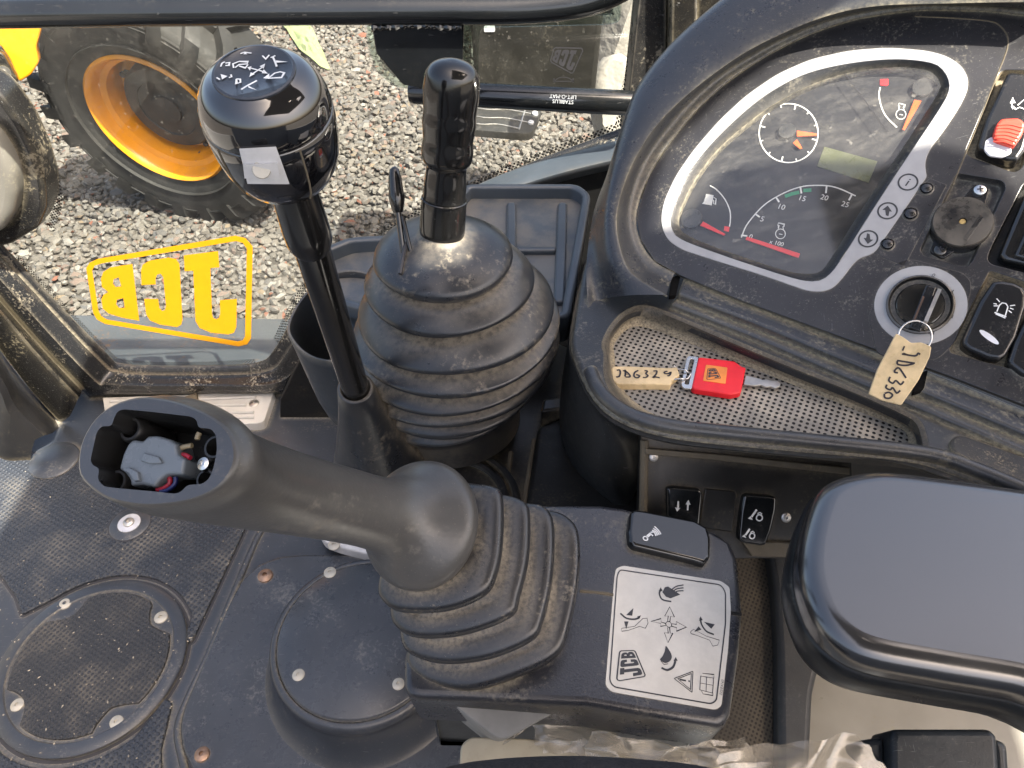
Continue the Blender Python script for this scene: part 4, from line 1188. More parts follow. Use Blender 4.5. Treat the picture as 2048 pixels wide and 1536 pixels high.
# ------------------------------------------------------------------ joystick
js = thing('joystick', dep((985, 1230), .45), 'chunky rubber joystick grip with open top showing a grey plug', 'joystick')
FC = (312, 892)
ff = Frame(dep(FC, .272), (-.25, -.42, .87), (1, .15, 0))
egg_px = Z6([(160, 560), (163, 450), (195, 350), (250, 262), (330, 190), (440, 140), (560, 122), (700, 140), (850, 188), (980, 258), (1060, 340), (1092, 440), (1078, 540), (1020, 632), (930, 700), (800, 748), (620, 772), (470, 765), (330, 728), (230, 662), (182, 610)])
egg = resample(spline(ff.pxs(egg_px), 5, True), 72, True)
egg = ccw(egg)
def from_angle(pts, n=72):
    out = []
    for j in range(n):
        a = 2 * math.pi * j / n; best = None
        d = Vector((math.cos(a), math.sin(a)))
        for i in range(len(pts)):
            p, q = pts[i - 1], pts[i]; e = q - p
            den = d.cross(e)
            if abs(den) < 1e-12: continue
            t = p.cross(e) / den; s_ = p.cross(d) / den
            if t > 0 and -.001 <= s_ <= 1.001: best = d * t; break
        out.append(best)
    return out
ctr0 = sum(egg, Vector((0, 0))) / len(egg)
egg_c = from_angle([p - ctr0 for p in egg])
egg0 = [p + ctr0 for p in egg_c]
dome_c = dep((838, 1048), .42)
axis = (ff.w(ctr0) - dome_c).normalized()
secs = [(dep((352, 912), .2815), .0286, .80), (dep((418, 940), .296), .0242, .9), (dep((493, 964), .316), .0213, 1), (dep((600, 990), .346), .0192, 1), (dep((690, 1010), .372), .0186, 1), (dep((745, 1024), .388), .0190, 1), (dep((776, 1031), .3965), .0208, 1), (dep((798, 1037), .4025), .0250, 1), (dep((814, 1041), .4065), .0300, 1), (dep((826, 1044), .4095), .0336, 1), (dep((834, 1047), .4125), .0355, 1), (dep((840, 1049), .4160), .0362, 1), (dep((845, 1051), .4205), .0361, 1), (dep((848, 1052), .4225), .0345, 1)]
rings = [[ff.w(p, 0) for p in inset(egg0, .0012)], [ff.w(p, -.0006) for p in inset(egg0, .0003)], [ff.w(p, -.002) for p in egg0]]
r_avg = sum(p.length for p in egg_c) / 72
for k, (c, r, w) in enumerate(secs):
    f = min(1, (k + .6) / 4)
    n_ = ff.n.lerp(axis, f).normalized()
    F_ = Frame(c, n_, (1, .15, 0))
    ring = []
    for j in range(72):
        a = 2 * math.pi * j / 72
        e = egg_c[j].length / r_avg
        rr_ = r * (e * (1 - f) + f) if f < 1 else r
        ring.append(F_.w((rr_ * math.cos(a), rr_ * math.sin(a))))
    rings.append(ring)
# smooth the body along its length
cols = [spline([r[j] for r in rings[2:]], 3) for j in range(72)]
body = rings[:2] + [[cols[j][i] for j in range(72)] for i in range(len(cols[0]))]
mb = MB(); mb.loft(body); grip = obj('grip', mb, M['grip'], js, 60)
hole_px = ZI([(455, 330), (500, 245), (570, 225), (900, 255), (1360, 310), (1425, 350), (1440, 440), (1590, 452), (1650, 520), (1662, 700), (1625, 900), (1570, 1040), (1490, 1100), (1310, 1112), (1245, 1190), (1170, 1215), (900, 1185), (500, 1150), (340, 1130), (265, 1050), (285, 915), (205, 880), (180, 820), (255, 490), (310, 425), (430, 420)])
hole = ccw(roundp(ff.pxs(hole_px), .0015, 3))
mb = MB(); mb.poly(ff, inset(egg0, .0012), 0, [hole]); obj('top_face', mb, M['grip_face'], grip)
mb = MB(); mb.loft([[ff.w(p, 0) for p in hole], [ff.w(p, -.003) for p in inset(hole, .0004)], [ff.w(p, -.030) for p in inset(hole, .001)]], True, False, True); obj('socket', mb, plain('socket_black', (.012, .012, .012), .35), grip)
for p, r in (((600, 440), .0052), ((1590, 650), .0050), ((430, 1060), .0050), ((1480, 1030), .0042)):
    c = ff.px(ZI([p])[0], -.006); mb = MB(); mb.lathe(ff, c, [(r, -.028), (r, -.009), (r * .85, -.008), (r * .68, -.008), (r * .66, -.015), (.0002, -.015)], 24); obj('screw_boss', mb, plain('socket_boss', (.012, .012, .012), .45), grip)
plug = thing('connector_plug', ff.w(ff.px(ZI([(900, 850)])[0], -.012), -.014), 'grey moulded wire connector lying inside the joystick opening', 'connector')
pp = roundp(ff.pxs(ZI([(555, 935), (600, 760), (660, 640), (720, 592), (830, 612), (890, 552), (1000, 545), (1150, 590), (1222, 640), (1240, 760), (1330, 822), (1300, 1000), (1110, 1000), (1035, 1060), (972, 1150), (830, 1120), (690, 1132), (682, 1060), (620, 975)]), -.008), .0008, 3)
mb = MB(); mb.plate(ff, pp, (), -.016, -.006, .0012); obj('housing', mb, M['grey_plug'], plug)
mb = MB(); mb.plate(ff, ff.pxs(ZI([(830, 740), (1000, 790), (1040, 860), (900, 870), (790, 840)]), -.006), (), -.0065, -.0048, .0005); obj('latch', mb, M['grey_plug'], plug)
mb = MB(); mb.plate(ff, ff.pxs(ZI([(560, 930), (640, 905), (740, 960), (760, 1060), (700, 1070), (640, 985)]), -.005), (), -.007, -.0045, .0005); obj('clip', mb, M['grey_plug'], plug)
for nm, pts, m_, r in (('wire', [(960, 1165), (1040, 1150), (1110, 1090), (1100, 1020), (1060, 1000)], M['wire_red'], .0009), ('wire', [(1000, 1190), (1090, 1170), (1170, 1100), (1180, 1020)], M['wire_blue'], .0009), ('wire', [(1240, 680), (1300, 660), (1370, 650)], M['wire_tan'], .0010), ('wire', [(1430, 580), (1440, 540), (1460, 500)], M['wire_tan'], .0011), ('wire', [(1250, 760), (1310, 770), (1350, 800)], M['wire_red'], .0010)):
    mb = MB(); mb.tube(spline([ff.w(ff.px(p, -.009), -.009) for p in ZI(pts)], 5), r, 8); obj(nm, mb, m_, plug, 60)
c = ff.px(ZI([(1520, 870)])[0], -.007)
mb = MB(); mb.lathe(ff, c, [(.0027, -.02), (.0027, -.0072), (.0024, -.0058), (.0012, -.0052), (.0010, -.006), (.0001, -.006)], 20); obj('bright_screw', mb, M['metal'], grip)
# gaiter folds
gf_n = Vector((-.22, -.25, .94))
F4 = [(1104, 1025), (1141, 1041), (1158, 1071), (1159, 1153), (1140, 1255), (1112, 1315), (1028, 1358), (943, 1382), (868, 1370), (824, 1340), (819, 1310), (835, 1200), (860, 1090), (905, 1040), (1000, 1020)]
F3 = [(1056, 1010), (1092, 1018), (1108, 1051), (1106, 1150), (1087, 1243), (1063, 1283), (977, 1319), (885, 1328), (820, 1308), (805, 1276), (806, 1250), (820, 1160), (840, 1075), (872, 1030), (960, 1006)]
F2 = [(1011, 994), (1047, 1005), (1060, 1026), (1058, 1115), (1040, 1195), (1022, 1235), (926, 1271), (833, 1276), (793, 1253), (785, 1225), (788, 1205), (800, 1130), (815, 1058), (848, 1012), (930, 988)]
F1 = [(953, 972), (989, 977), (1006, 995), (1006, 1085), (995, 1148), (970, 1192), (892, 1223), (800, 1224), (768, 1203), (761, 1185), (763, 1165), (775, 1100), (792, 1030), (822, 986), (890, 966)]
def foldring(P, d, shrink, h):
    F_ = Frame(dep((sum(p[0] for p in P) / len(P), sum(p[1] for p in P) / len(P)), d), gf_n)
    q = ccw(resample(spline(F_.pxs(P), 6, True), 80, True))
    # start every ring at the same side
    c = sum(q, Vector((0, 0))) / len(q)
    k = max(range(80), key=lambda i: (q[i] - c).normalized().dot(Vector((1, 0))))
    q = q[k:] + q[:k]
    return [F_.w(p + (c - p).normalized() * shrink, h) for p in q]
rings = []
r1_ = foldring(F1, .424, .0095, .0085); c1_ = sum(r1_, Vector()) / len(r1_)
rings.append([c1_ + (p - c1_) * .3 + gf_n * .004 for p in r1_]); pks = [0]
for P, d in ((F1, .424), (F2, .4345), (F3, .4455), (F4, .4565)):
    pks += [.95, .7, .15, 0, 0, 0, 0, 0, .1, .5]
    rings.append(foldring(P, d, .0135, .0076))
    for s_, h in ((.0100, .0078), (.0045, .0070), (.0018, .0060), (.0004, .0042), (0, .0022), (.0001, -.0008), (.0008, -.0026), (.0030, -.0036), (.0080, -.0038)):
        rings.append(foldring(P, d, s_, h))
rings.append(foldring(F4, .4565, .006, -.016)); pks.append(.9)
mb = MB(); mb.loft(rings); obj('gaiter', mb, M['rubber_blue'], js, 60, packed=[k * (.55 + .45 * math.sin(j * .31 + i * 1.3)) for i, k in enumerate(pks) for j in range(80)])
# ------------------------------------------------------------------ joystick pod
POD = thing('joystick_pod', (.05, .2, .45), 'angular black joystick housing with control sticker and glossy rocker', 'housing')
PZ = .668
pA = Frame((0, .2, PZ), (0, 0, 1))
f1, f2 = pA.px((1200, 1008)), pA.px((1176, 1408))
fd = (f2 - f1).normalized(); perp = Vector((-fd.y, fd.x))
if perp.x < 0: perp = -perp
SL = .20
nB = (Vector((perp.x, perp.y, -SL)).cross(Vector((fd.x, fd.y, 0)))).normalized()
if nB.z < 0: nB = -nB
pB = Frame(pA.w(f1), nB, (1, 0, 0))
def on_pod(a):
    d = (Vector(a) - f1).dot(perp)
    return PZ - SL * max(0, d)
def toxy(fr, p): w = fr.w(fr.px(p)); return Vector((w.x, w.y - .2))
oB = [toxy(pB, p) for p in [(1245, 1014), (1425, 1060), (1462, 1083), (1476, 1120), (1485, 1225), (1479, 1305), (1462, 1425), (1452, 1444), (1436, 1450), (1300, 1430)]]
oA = [toxy(pA, p) for p in [(840, 1393), (818, 1388), (809, 1372), (808, 1320), (840, 1150), (880, 1040), (960, 1008), (1085, 1008)]]
outl = [f1] + oB + [f2] + oA
iF2 = 1 + len(oB)
if area(outl) < 0: sgn = -1
else: sgn = 1
def podring(ins, h):
    q = inset(outl, ins * sgn)
    return [Vector((p.x, p.y + .2, on_pod(p) + h)) for p in q]
rr = []
for ins, h in ((.012, -.060), (.004, -.045), (.0005, -.012), (0, -.0075)): rr.append(podring(ins, h))
for k in range(5):
    a = math.pi / 2 * k / 4; rr.append(podring(.0042 * (1 - math.cos(a)), -.0042 * (1 - math.sin(a))))
mb = MB(); mb.loft(rr)
tp_ = rr[-1]; nn_ = len(tp_)
mb.add(tp_, [tuple(range(0, iF2 + 1)), tuple(list(range(iF2, nn_)) + [0])])
obj('shell', mb, M['pod'], POD, 40)
mb = MB(); mb.plate(pA, [p + Vector((0, 0)) for p in inset(ccw(outl), .014)], (), -.11, -.05, 0, bottom=True)
obj('underside', mb, M['arm_side'], POD)
mb = MB(); mb.tube([pA.w(pA.px((1160, 1182)), .0), pA.w(pA.px((1183, 1184)), .0)] + [pB.w(pB.px(p), .0003) for p in [(1215, 1188), (1226, 1190)]], .0010, 8); obj('crack', mb, M['dusty_lip'], POD)
mb = MB(); mb.tube([pB.w(pB.px(p), .0) for p in [(1462, 1226), (1474, 1228), (1482, 1229)]], .0012, 8); obj('crack', mb, M['dark'], POD)
# rocker on the pod
def rocker(parent, fr, px, mat, h=.006, bev=.002, crown=.0022, name='rocker_switch'):
    o2 = ccw(roundp(fr.pxs(px), .0015, 3)); mb = MB()
    mb.plate(fr, o2, (), -.004, h, bev, 4)
    c = sum(o2, Vector((0, 0))) / len(o2)
    return obj(name, mb, mat, parent, 45)
rk = rocker(POD, pB, ZB([(478, 230), (500, 205), (560, 212), (870, 272), (950, 318), (970, 385), (965, 500), (935, 540), (870, 520), (500, 432), (475, 405), (466, 340)]), M['rocker'], .006, .0025)
pt = pB.up(.0062); mb = MB()
S_ = pt.scale((1310, 1070))
def rs(pts, w=2.6): mb.ribbon(pt, pt.pxs(ZB(pts)), w * S_)
mb.ribbon(pt, circ(pt.px(ZB([(586, 360)])[0]), 4.2 * S_, 14), 2.4 * S_, closed=True)
rs([(597, 348), (618, 330)], 5); rs([(612, 325), (632, 345)], 3)
for k in range(4):
    a = 14 * k; rs(spline([(618 + a * .55, 318 - a * .85 + 4), (640 + a * .6, 322 - a * .3), (650 + a * .72, 345 - a * .25)], 4), 2.8)
obj('symbol', mb, M['print_white'], rk, 0)
# sticker
stp = ccw(roundp(pB.pxs(ZB([(395, 600), (405, 545), (450, 528), (1050, 622), (1102, 660), (1110, 800), (1092, 1050), (1052, 1390), (1015, 1412), (375, 1302), (340, 1262), (345, 1200)])), .002))
mb = MB(); mb.plate(pB, stp, (), -.0005, .0003, 0); stk = obj('sticker', mb, M['sticker'], POD, 0, label='silver sticker printed with backhoe control arrows')
pt = pB.up(.0003); S_ = pt.scale((1340, 1270)); mb = MB()
def L(pts, w=2.0, closed=False): mb.ribbon(pt, pt.pxs(ZB(pts)), w * S_, closed=closed)
def P(pts): mb.poly(pt, pt.pxs(ZB(pts)))
L(roundp([(428, 552), (1050, 645), (1078, 690), (1078, 880), (1022, 1355), (990, 1376), (392, 1272), (366, 1235), (412, 590)], 22, 4), 2.4, True)
# centre arrows
mb.ribbon(pt, circ(pt.px(ZB([(729, 888)])[0]), 5.6 * S_, 20), 1.1 * S_, closed=True)
for d_, pts in ((0, [(722, 868), (726, 836), (704, 838), (735, 780), (764, 843), (740, 840), (736, 870)]), (1, [(748, 884), (776, 888), (774, 870), (838, 905), (776, 930), (778, 908), (748, 900)]), (2, [(722, 908), (726, 942), (702, 938), (724, 1000), (754, 942), (738, 942), (734, 908)]), (3, [(710, 895), (678, 900), (680, 882), (620, 870), (682, 852), (682, 874), (710, 882)])):
    L(pts, 1.1, True)
# bucket top
P([(690, 690), (705, 660), (725, 655), (800, 705), (740, 728), (712, 718)]); L(spline([(680, 672), (672, 700), (690, 735), (745, 748)], 5), 3.2); P([(668, 682), (680, 660), (692, 684)])
for k in range(3): L(spline([(740 + k * 12, 680 + k * 6), (775 + k * 6, 655 + k * 14), (820, 645 + k * 18)], 5), 2.4)
# left arm
P([(468, 830), (512, 788), (505, 835)]); L(spline([(432, 820), (470, 850), (520, 856), (552, 845)], 5), 3.4); P([(545, 855), (560, 832), (535, 840)])
P([(455, 870), (482, 870), (468, 918)]); L([(440, 912), (520, 900), (570, 852), (596, 850), (602, 880), (585, 912), (550, 900), (480, 925), (440, 930), (440, 912)], .9)
# right arm
P([(945, 872), (1012, 888), (990, 915)]); L(spline([(922, 850), (932, 890), (960, 930), (1006, 950)], 5), 3.4); P([(915, 866), (924, 838), (938, 862)])
P([(885, 935), (912, 900), (930, 920)]); L([(862, 935), (880, 918), (960, 960), (1040, 985), (1030, 1015), (1000, 1022), (980, 985), (900, 955), (866, 945), (862, 935)], .9)
# bucket bottom
P(spline([(712, 1020), (740, 1060), (748, 1090), (735, 1115), (705, 1125), (675, 1105), (690, 1085), (705, 1050)], 3, True)); L(spline([(685, 1155), (720, 1168), (755, 1150), (770, 1112)], 5), 4); P([(758, 1112), (772, 1088), (784, 1112)]); L([(680, 1112), (700, 1135), (725, 1130)], 1.2)
# warning triangle and book
L(roundp([(762, 1220), (878, 1176), (872, 1306)], 5, 2), 1.4, True); L([(784, 1222), (868, 1190), (862, 1288)], 1.4, True); L([(797, 1226), (835, 1234)], 3); L([(850, 1236), (858, 1238)], 3.4)
L([(925, 1205), (1005, 1218), (998, 1310), (920, 1290)], 1.1, True); L([(936, 1188), (1008, 1196), (1006, 1218)], 1.0); L([(930, 1296), (940, 1315), (1000, 1325), (1000, 1308)], 1.0); L([(962, 1212), (958, 1302)], 1.0); L([(922, 1248), (1000, 1262)], .9)
logo_at(pt, ZB([(590, 1212)])[0], ZB([(560, 1030)])[0], ZB([(408, 1240)])[0], .0002, mb)
textmb(pt, '332/E4160', ZB([(1056, 1275)])[0], ZB([(1066, 1200)])[0], 5, .0002, mb=mb)
obj('sticker_print', mb, M['print_dark'], stk, 0)

# ------------------------------------------------------------------ armrest
AR = thing('armrest', (.3, .22, .65), 'smooth dark vinyl armrest pad with worn rounded corner', 'armrest')
af = Frame((.25, .22, .735), (0.04, 0, 1))
ao = ccw(resample(spline(af.pxs([(1638, 975), (1670, 948), (1720, 934), (1780, 931), (1900, 945), (2060, 968), (2300, 1008), (2300, 1420), (2060, 1372), (1900, 1345), (1760, 1318), (1690, 1285), (1640, 1235), (1612, 1170), (1604, 1110), (1614, 1040)]), 5, True), 140, True))
rr = []
for ins, h in ((.002, -.030), (.0, -.022), (0, -.012)): rr.append([af.w(p, h) for p in inset(ao, ins)])
for k in range(1, 9):
    a = math.pi / 2 * k / 8; rr.append([af.w(p, -.011 + .011 * math.sin(a)) for p in inset(ao, .012 * (1 - math.cos(a)))])
mb = MB(); mb.loft(rr); mb.poly(af, inset(ao, .012), 0); obj('pad', mb, M['arm'], AR, 60)
mb = MB(); q = inset(ao, -.0015); mb.loft([[af.w(p, h) for p in inset(ao, i_)] for i_, h in ((.02, -.050), (.004, -.046), (-.001, -.036), (-.0015, -.020), (.0005, -.018))], True, True, False); obj('base_shell', mb, M['arm_side'], AR, 50)

# ------------------------------------------------------------------ dashboard
DA = thing('dashboard', (.2, .45, .4), 'black dashboard console with instrument cluster, switches and key tray', 'dashboard')
DN = Vector((-.355, -.48, .80))
dp = Frame((.151, .519, .722), DN, (.8, -.59, 0))
K_ = dp.scale((1650, 340))
# overlay panel
pe = [(2300, 20), (2048, 30), (1972, 23), (1836, 21), (1719, 37), (1625, 66), (1523, 117), (1426, 187), (1348, 273), (1297, 352), (1273, 430), (1281, 480), (1309, 522), (1363, 552), (1480, 600), (1700, 680), (1900, 752), (2100, 830), (2300, 900)]
wells = []
well_buz = roundp(dp.pxs(Z3([(1700, 885), (1935, 925), (1950, 960), (1775, 1345), (1745, 1368), (1530, 1310), (1510, 1280)])), .003)
well_red = roundp(dp.pxs(Z3([(1915, 375), (1940, 358), (2180, 360), (2040, 850), (2000, 885), (1760, 800), (1745, 770)])), .004)
well_bea = roundp(dp.pxs(ZK([(530, 705), (560, 700), (1100, 880), (1100, 1560), (700, 1450), (240, 1330), (225, 1300)])), .003)
well_dark = roundp(dp.pxs(ZK([(520, 600), (545, 520), (800, 20), (1000, -50), (1000, 760), (560, 650), (530, 630)])), .004)
inner = Z3([(235, 1130), (245, 1060), (300, 930), (400, 790), (520, 660), (680, 520), (850, 415), (1000, 360), (1200, 322), (1400, 308), (1560, 325), (1622, 360), (1655, 420), (1650, 480), (1600, 570), (1500, 720), (1380, 900), (1250, 1100), (1130, 1290), (1060, 1390), (1010, 1430), (950, 1440), (850, 1420), (600, 1340), (400, 1270), (290, 1225), (250, 1190)])
inner2 = resample(spline(dp.pxs(inner), 4, True), 120, True)
mb = MB(); mb.plate(dp, dp.pxs(pe), [well_buz, well_red, well_bea, well_dark, inner2], -.006, 0, .0006, 2); obj('panel', mb, M['panel'], DA, 40)
def well(o2, depth, mat):
    o2 = ccw(o2); mb = MB(); mb.loft([[dp.w(p, -.0004) for p in o2], [dp.w(p, -depth) for p in inset(o2, .0012)]], True, False, True); return obj('recess', mb, mat, DA)
w1 = well(well_buz, .007, M['panel']); w2 = well(well_red, .008, M['tray_wall']); w3 = well(well_bea, .008, M['tray_wall']); w4 = well(well_dark, .010, M['dark'])
# cluster
outer = Z3([(185, 1110), (200, 1030), (260, 900), (350, 770), (480, 620), (620, 490), (780, 380), (950, 305), (1150, 260), (1350, 245), (1550, 262), (1650, 290), (1722, 338), (1757, 400), (1753, 465), (1715, 545), (1640, 660), (1560, 765), (1535, 830), (1540, 885), (1545, 905), (1410, 1105), (1275, 1300), (1200, 1322), (1160, 1362), (1110, 1430), (1060, 1480), (1000, 1497), (930, 1490), (700, 1410), (450, 1332), (290, 1280), (220, 1232), (190, 1170)])
mb = MB(); mb.plate(dp, roundp(dp.pxs(outer), .010, 6), [inset(ccw(inner2), -.0004)], -.001, .0008, .0003, 2)
CL = obj('instrument_cluster', mb, M['silver'], DA, 40)
face_h = -.010
face = Z3([(270, 1120), (300, 1030), (370, 900), (480, 760), (640, 620), (800, 510), (1000, 415), (1200, 362), (1400, 345), (1550, 362), (1608, 412), (1600, 480), (1420, 760), (1200, 1090), (1050, 1330), (1000, 1390), (930, 1402), (800, 1380), (500, 1280), (330, 1210), (280, 1170)])
dl = dp.up(-.0035); df_ = dp.up(face_h)
lens_o = resample(spline(dl.pxs(face), 4, True), 120, True); lens_o = ccw(lens_o)
i3 = ccw(inner2)
def align(a, b):
    c = min(range(len(b)), key=lambda i: (b[i] - a[0]).length); return b[c:] + b[:c]
lens_o = align(i3, lens_o)
mb = MB(); mb.loft([[dp.w(p, .0006) for p in i3], [dl.w(p, 0) for p in lens_o], [dl.w(p, -.0075) for p in inset(lens_o, .0006)]]); obj('bezel_wall', mb, M['dash'], CL, 60)
mb = MB(); mb.poly(dl, inset(lens_o, -.001), -.0072); obj('dial_face', mb, M['dial'], CL, 0)
mb = MB(); mb.plate(dl, lens_o, (), -.0012, 0, 0, bottom=True); obj('lens', mb, M['lens'], CL, 0)
dq = dl.up(-.0070); S_ = dq.scale((1600, 350))
parts = {'white': MB(), 'green': MB(), 'red': MB()}
def W(pts, w=2.2, closed=False, m='white', sp=0):
    q = dq.pxs(ZA(pts))
    if sp: q = spline(q, sp, closed)
    parts[m].ribbon(dq, q, w * S_, .0002, closed)
def WP(pts, m='white'): parts[m].poly(dq, dq.pxs(ZA(pts)), .0002)
W([(790 + 181 * math.cos(a), 511 + 181 * math.sin(a)) for a in [2 * math.pi * i / 48 for i in range(48)]], 2.6, True)
for k in range(12):
    a = R(30 * k + 14); r0 = 148 if k % 3 == 0 else 162
    W([(790 + r0 * math.cos(a), 511 + r0 * math.sin(a)), (790 + 178 * math.cos(a), 511 + 178 * math.sin(a))], 3 if k % 3 == 0 else 2.4)
W([(307, 833), (350, 860), (400, 920), (430, 990), (432, 1050), (427, 1085)], 2.4, sp=4)
W([(500, 1152), (530, 1080), (590, 1003), (650, 945), (720, 900), (800, 862), (880, 838), (960, 832), (1040, 836), (1110, 855), (1202, 897)], 2.6, sp=4)
for a, b in (((498, 1138), (536, 1143)), ((583, 1006), (613, 1027)), ((711, 902), (732, 935)), ((862, 842), (869, 882)), ((1024, 834), (1019, 880)), ((1180, 886), (1160, 924))): W([a, b], 3.4)
W([(1352, 230), (1345, 280), (1360, 350), (1390, 410), (1455, 476)], 2.8, sp=4)
def eng(cx, cy, s):
    W([(cx + s * math.cos(a), cy + 8 + s * math.sin(a)) for a in [2 * math.pi * i / 20 for i in range(20)]], 1.7, True)
    W([(cx - .45 * s, cy - s * .8), (cx - .35 * s, cy - s * 1.45), (cx - .55 * s, cy - s * 1.5), (cx - .4 * s, cy - 2 * s), (cx + .8 * s, cy - 1.7 * s), (cx + .65 * s, cy - 1.2 * s), (cx + .5 * s, cy - 1.25 * s), (cx + .6 * s, cy - .6 * s)], 1.7)
    W([(cx - .3 * s, cy + 8), (cx + .4 * s, cy + 12)], 1.6)
eng(740, 1122, 30); eng(1480, 388, 30)
WP([(283, 884), (330, 893), (318, 955), (258, 945), (268, 935), (280, 900)]); W([(330, 905), (345, 915), (340, 950), (330, 945), (330, 925), (322, 920)], 1.6)
for s_, c in (('5', (628, 1040)), ('10', (745, 965)), ('15', (873, 913)), ('20', (1010, 908)), ('25', (1138, 950))):
    textmb(dq, s_, ZA([c])[0], ZA([(c[0] + 100, c[1] + 24)])[0], 11.5, .0002, mb=parts['white'])
textmb(dq, '0', ZA([(558, 1148)])[0], ZA([(658, 1172)])[0], 10, .0002, mb=parts['white'])
textmb(dq, 'x 100', ZA([(716, 1187)])[0], ZA([(816, 1211)])[0], 9, .0002, mb=parts['white'])
W([(768, 900), (812, 884), (856, 874)], 8, m='green'); W([(880, 864), (930, 860)], 8, m='green')
WP([(396, 1082), (428, 1088), (422, 1118), (392, 1110)], 'red'); WP([(1352, 180), (1402, 178), (1404, 214), (1390, 222), (1352, 216)], 'red')
obj('dial_print', parts['white'], M['print_white'], CL, 0); obj('green_band', parts['green'], M['green'], CL, 0); obj('red_mark', parts['red'], M['needle_red'], CL, 0)
def needle(pts, m, h=.0022):
    mb = MB(); mb.plate(dq, dq.pxs(ZA(pts), h), (), h - .0008, h, .0002, 1); obj('needle', mb, m, CL, 30)
needle([(840, 494), (962, 512), (960, 526), (840, 530)], M['needle']); needle([(815, 570), (842, 548), (874, 603), (858, 608)], M['needle'])
needle([(264, 1052), (402, 1130), (392, 1139), (246, 1078)], M['needle_red']); needle([(534, 1145), (860, 1250), (850, 1277), (524, 1164)], M['needle_red'])
needle([(1562, 304), (1606, 312), (1502, 492), (1488, 488)], M['needle'])
for c, r in (((780, 506), 55), ((195, 1042), 70), ((1612, 240), 62)):
    mb = MB(); mb.lathe(dq, dq.px(ZA([c])[0]), [(r * .3256 * S_, .0), (r * .3256 * S_, .0026), (r * .31 * S_, .003), (.0001, .003)], 30); obj('needle_hub', mb, plain('smoked_hub', (.05, .05, .048), .3), CL)
mb = MB(); mb.plate(dq, dq.pxs(ZA([(1010, 595), (1335, 685), (1280, 815), (965, 715)])), (), -.0005, .0004, 0); obj('display', mb, M['lcd'], CL, 0)
mb = MB(); mb.ribbon(dl, dl.pxs(ZA([(1140, 150), (1280, 340), (1400, 505)])), 1.6 * S_, .0002); obj('scratch', mb, M['print_dark'], CL, 0)
# icons on the bezel and its buttons
di = dp.up(.0008); mb = MB()
for (cx, cy) in ((1523, 812), (1397, 988), (1278, 1160)):
    mb.ribbon(di, [p for p in circ(di.px(ZA([(cx, cy)])[0]), 54 * .3256 * K_, 32)], 3.4 * K_, .0002, True)
for (cx, cy), sg in (((1397, 988), 1), ((1278, 1160), -1)):
    a = [(-10, 28), (6, 34), (12, 4), (28, 6), (2, -32), (-32, -6), (-14, -4)]
    mb.poly(di, di.pxs(ZA([(cx + x * sg, cy + y * sg) for x, y in a])), .0002)
textmb(di, 'i', ZA([(1522, 815)])[0], ZA([(1622, 840)])[0], 20, .0002, mb=mb, tilt=.15, squeeze=1.2)
obj('button_symbols', mb, M['print_dark'], CL, 0)
for c, r in (((1635, 855), 44), ((1537, 1010), 47), ((1397, 1197), 44)):
    r_ = r * .3256 * K_; q = dp.px(ZA([c])[0]); mb = MB(); mb.lathe(dp, q, [(r_, -.001), (r_, .0008), (r_ * .86, .0014), (r_ * .80, .0004), (r_ * .72, .0004), (r_ * .66, .0022), (r_ * .5, .0028), (.0001, .0028)], 30); obj('push_button', mb, M['rocker_worn'], DA)
# strip beside buttons
mb = MB(); mb.plate(dp, roundp(dp.pxs(ZA([(1655, 790), (1760, 830), (1500, 1330), (1320, 1255), (1310, 1245), (1330, 1190)])), .001), (), -.001, .0004, .0002); obj('button_strip', mb, M['panel'], DA)
# buzzer
BZ = dp.up(-.007); bc = BZ.px(Z3([(1728, 1136)])[0], .012); rb = 138 * .3906 * K_
mb = MB()
oo = circ(bc, rb, 48)
mb.lathe(BZ, bc, [(rb, 0), (rb, .0115), (rb * .96, .0135), (rb * .13, .0135), (rb * .12, .0120), (.0001, .0118)], 56)
bz = obj('buzzer', mb, M['rocker_worn'], DA)
mb = MB(); mb.lathe(BZ, bc, [(rb * .115, .0122), (rb * .1, .0126), (.0001, .0127)], 16); obj('pip', mb, M['brass'], bz)
e1, e2 = BZ.px(Z3([(1815, 978)])[0], .003), BZ.px(Z3([(1612, 1285)])[0], .003)
for e, m_, nm in ((e1, M['metal'], 'screw'), (e2, M['rocker'], 'screw')):
    mb = MB(); dd = (e - bc).normalized(); mm = Vector((-dd.y, dd.x)) * rb * .27
    mb.plate(BZ, roundp([bc + dd * rb * .7 - mm * 1.7, e - mm + dd * rb * .2, e + mm + dd * rb * .2, bc + dd * rb * .7 + mm * 1.7], .003), (), 0, .0035, .0005); obj('lug', mb, M['rocker_worn'], bz)
    r_ = 30 * .3906 * K_
    mb = MB(); mb.lathe(BZ, e, [(r_, .003), (r_ * .95, .0055), (r_ * .7, .0064), (.0001, .0066)], 24); s1 = obj(nm, mb, m_, bz)
    mb = MB(); bzt = BZ.up(.0065)
    for a in (.5, .5 + math.pi / 2): mb.ribbon(bzt, [e + Vector((math.cos(a), math.sin(a))) * r_ * .5, e - Vector((math.cos(a), math.sin(a))) * r_ * .5], r_ * .22, .0003)
    mbs = mb
    for v in mbs.v: pass
    o_ = obj('cross_slot', mbs, M['print_dark'], bz, 0)
bzf = BZ.up(.0135); mb = MB(); mb.plate(bzf, roundp(bzf.pxs(ZK([(335, 450), (360, 470), (488, 290), (462, 262)])), .0008), (), -.0005, .0003, .0002, 1); obj('raised_bar', mb, M['rocker_worn'], bz, 0)
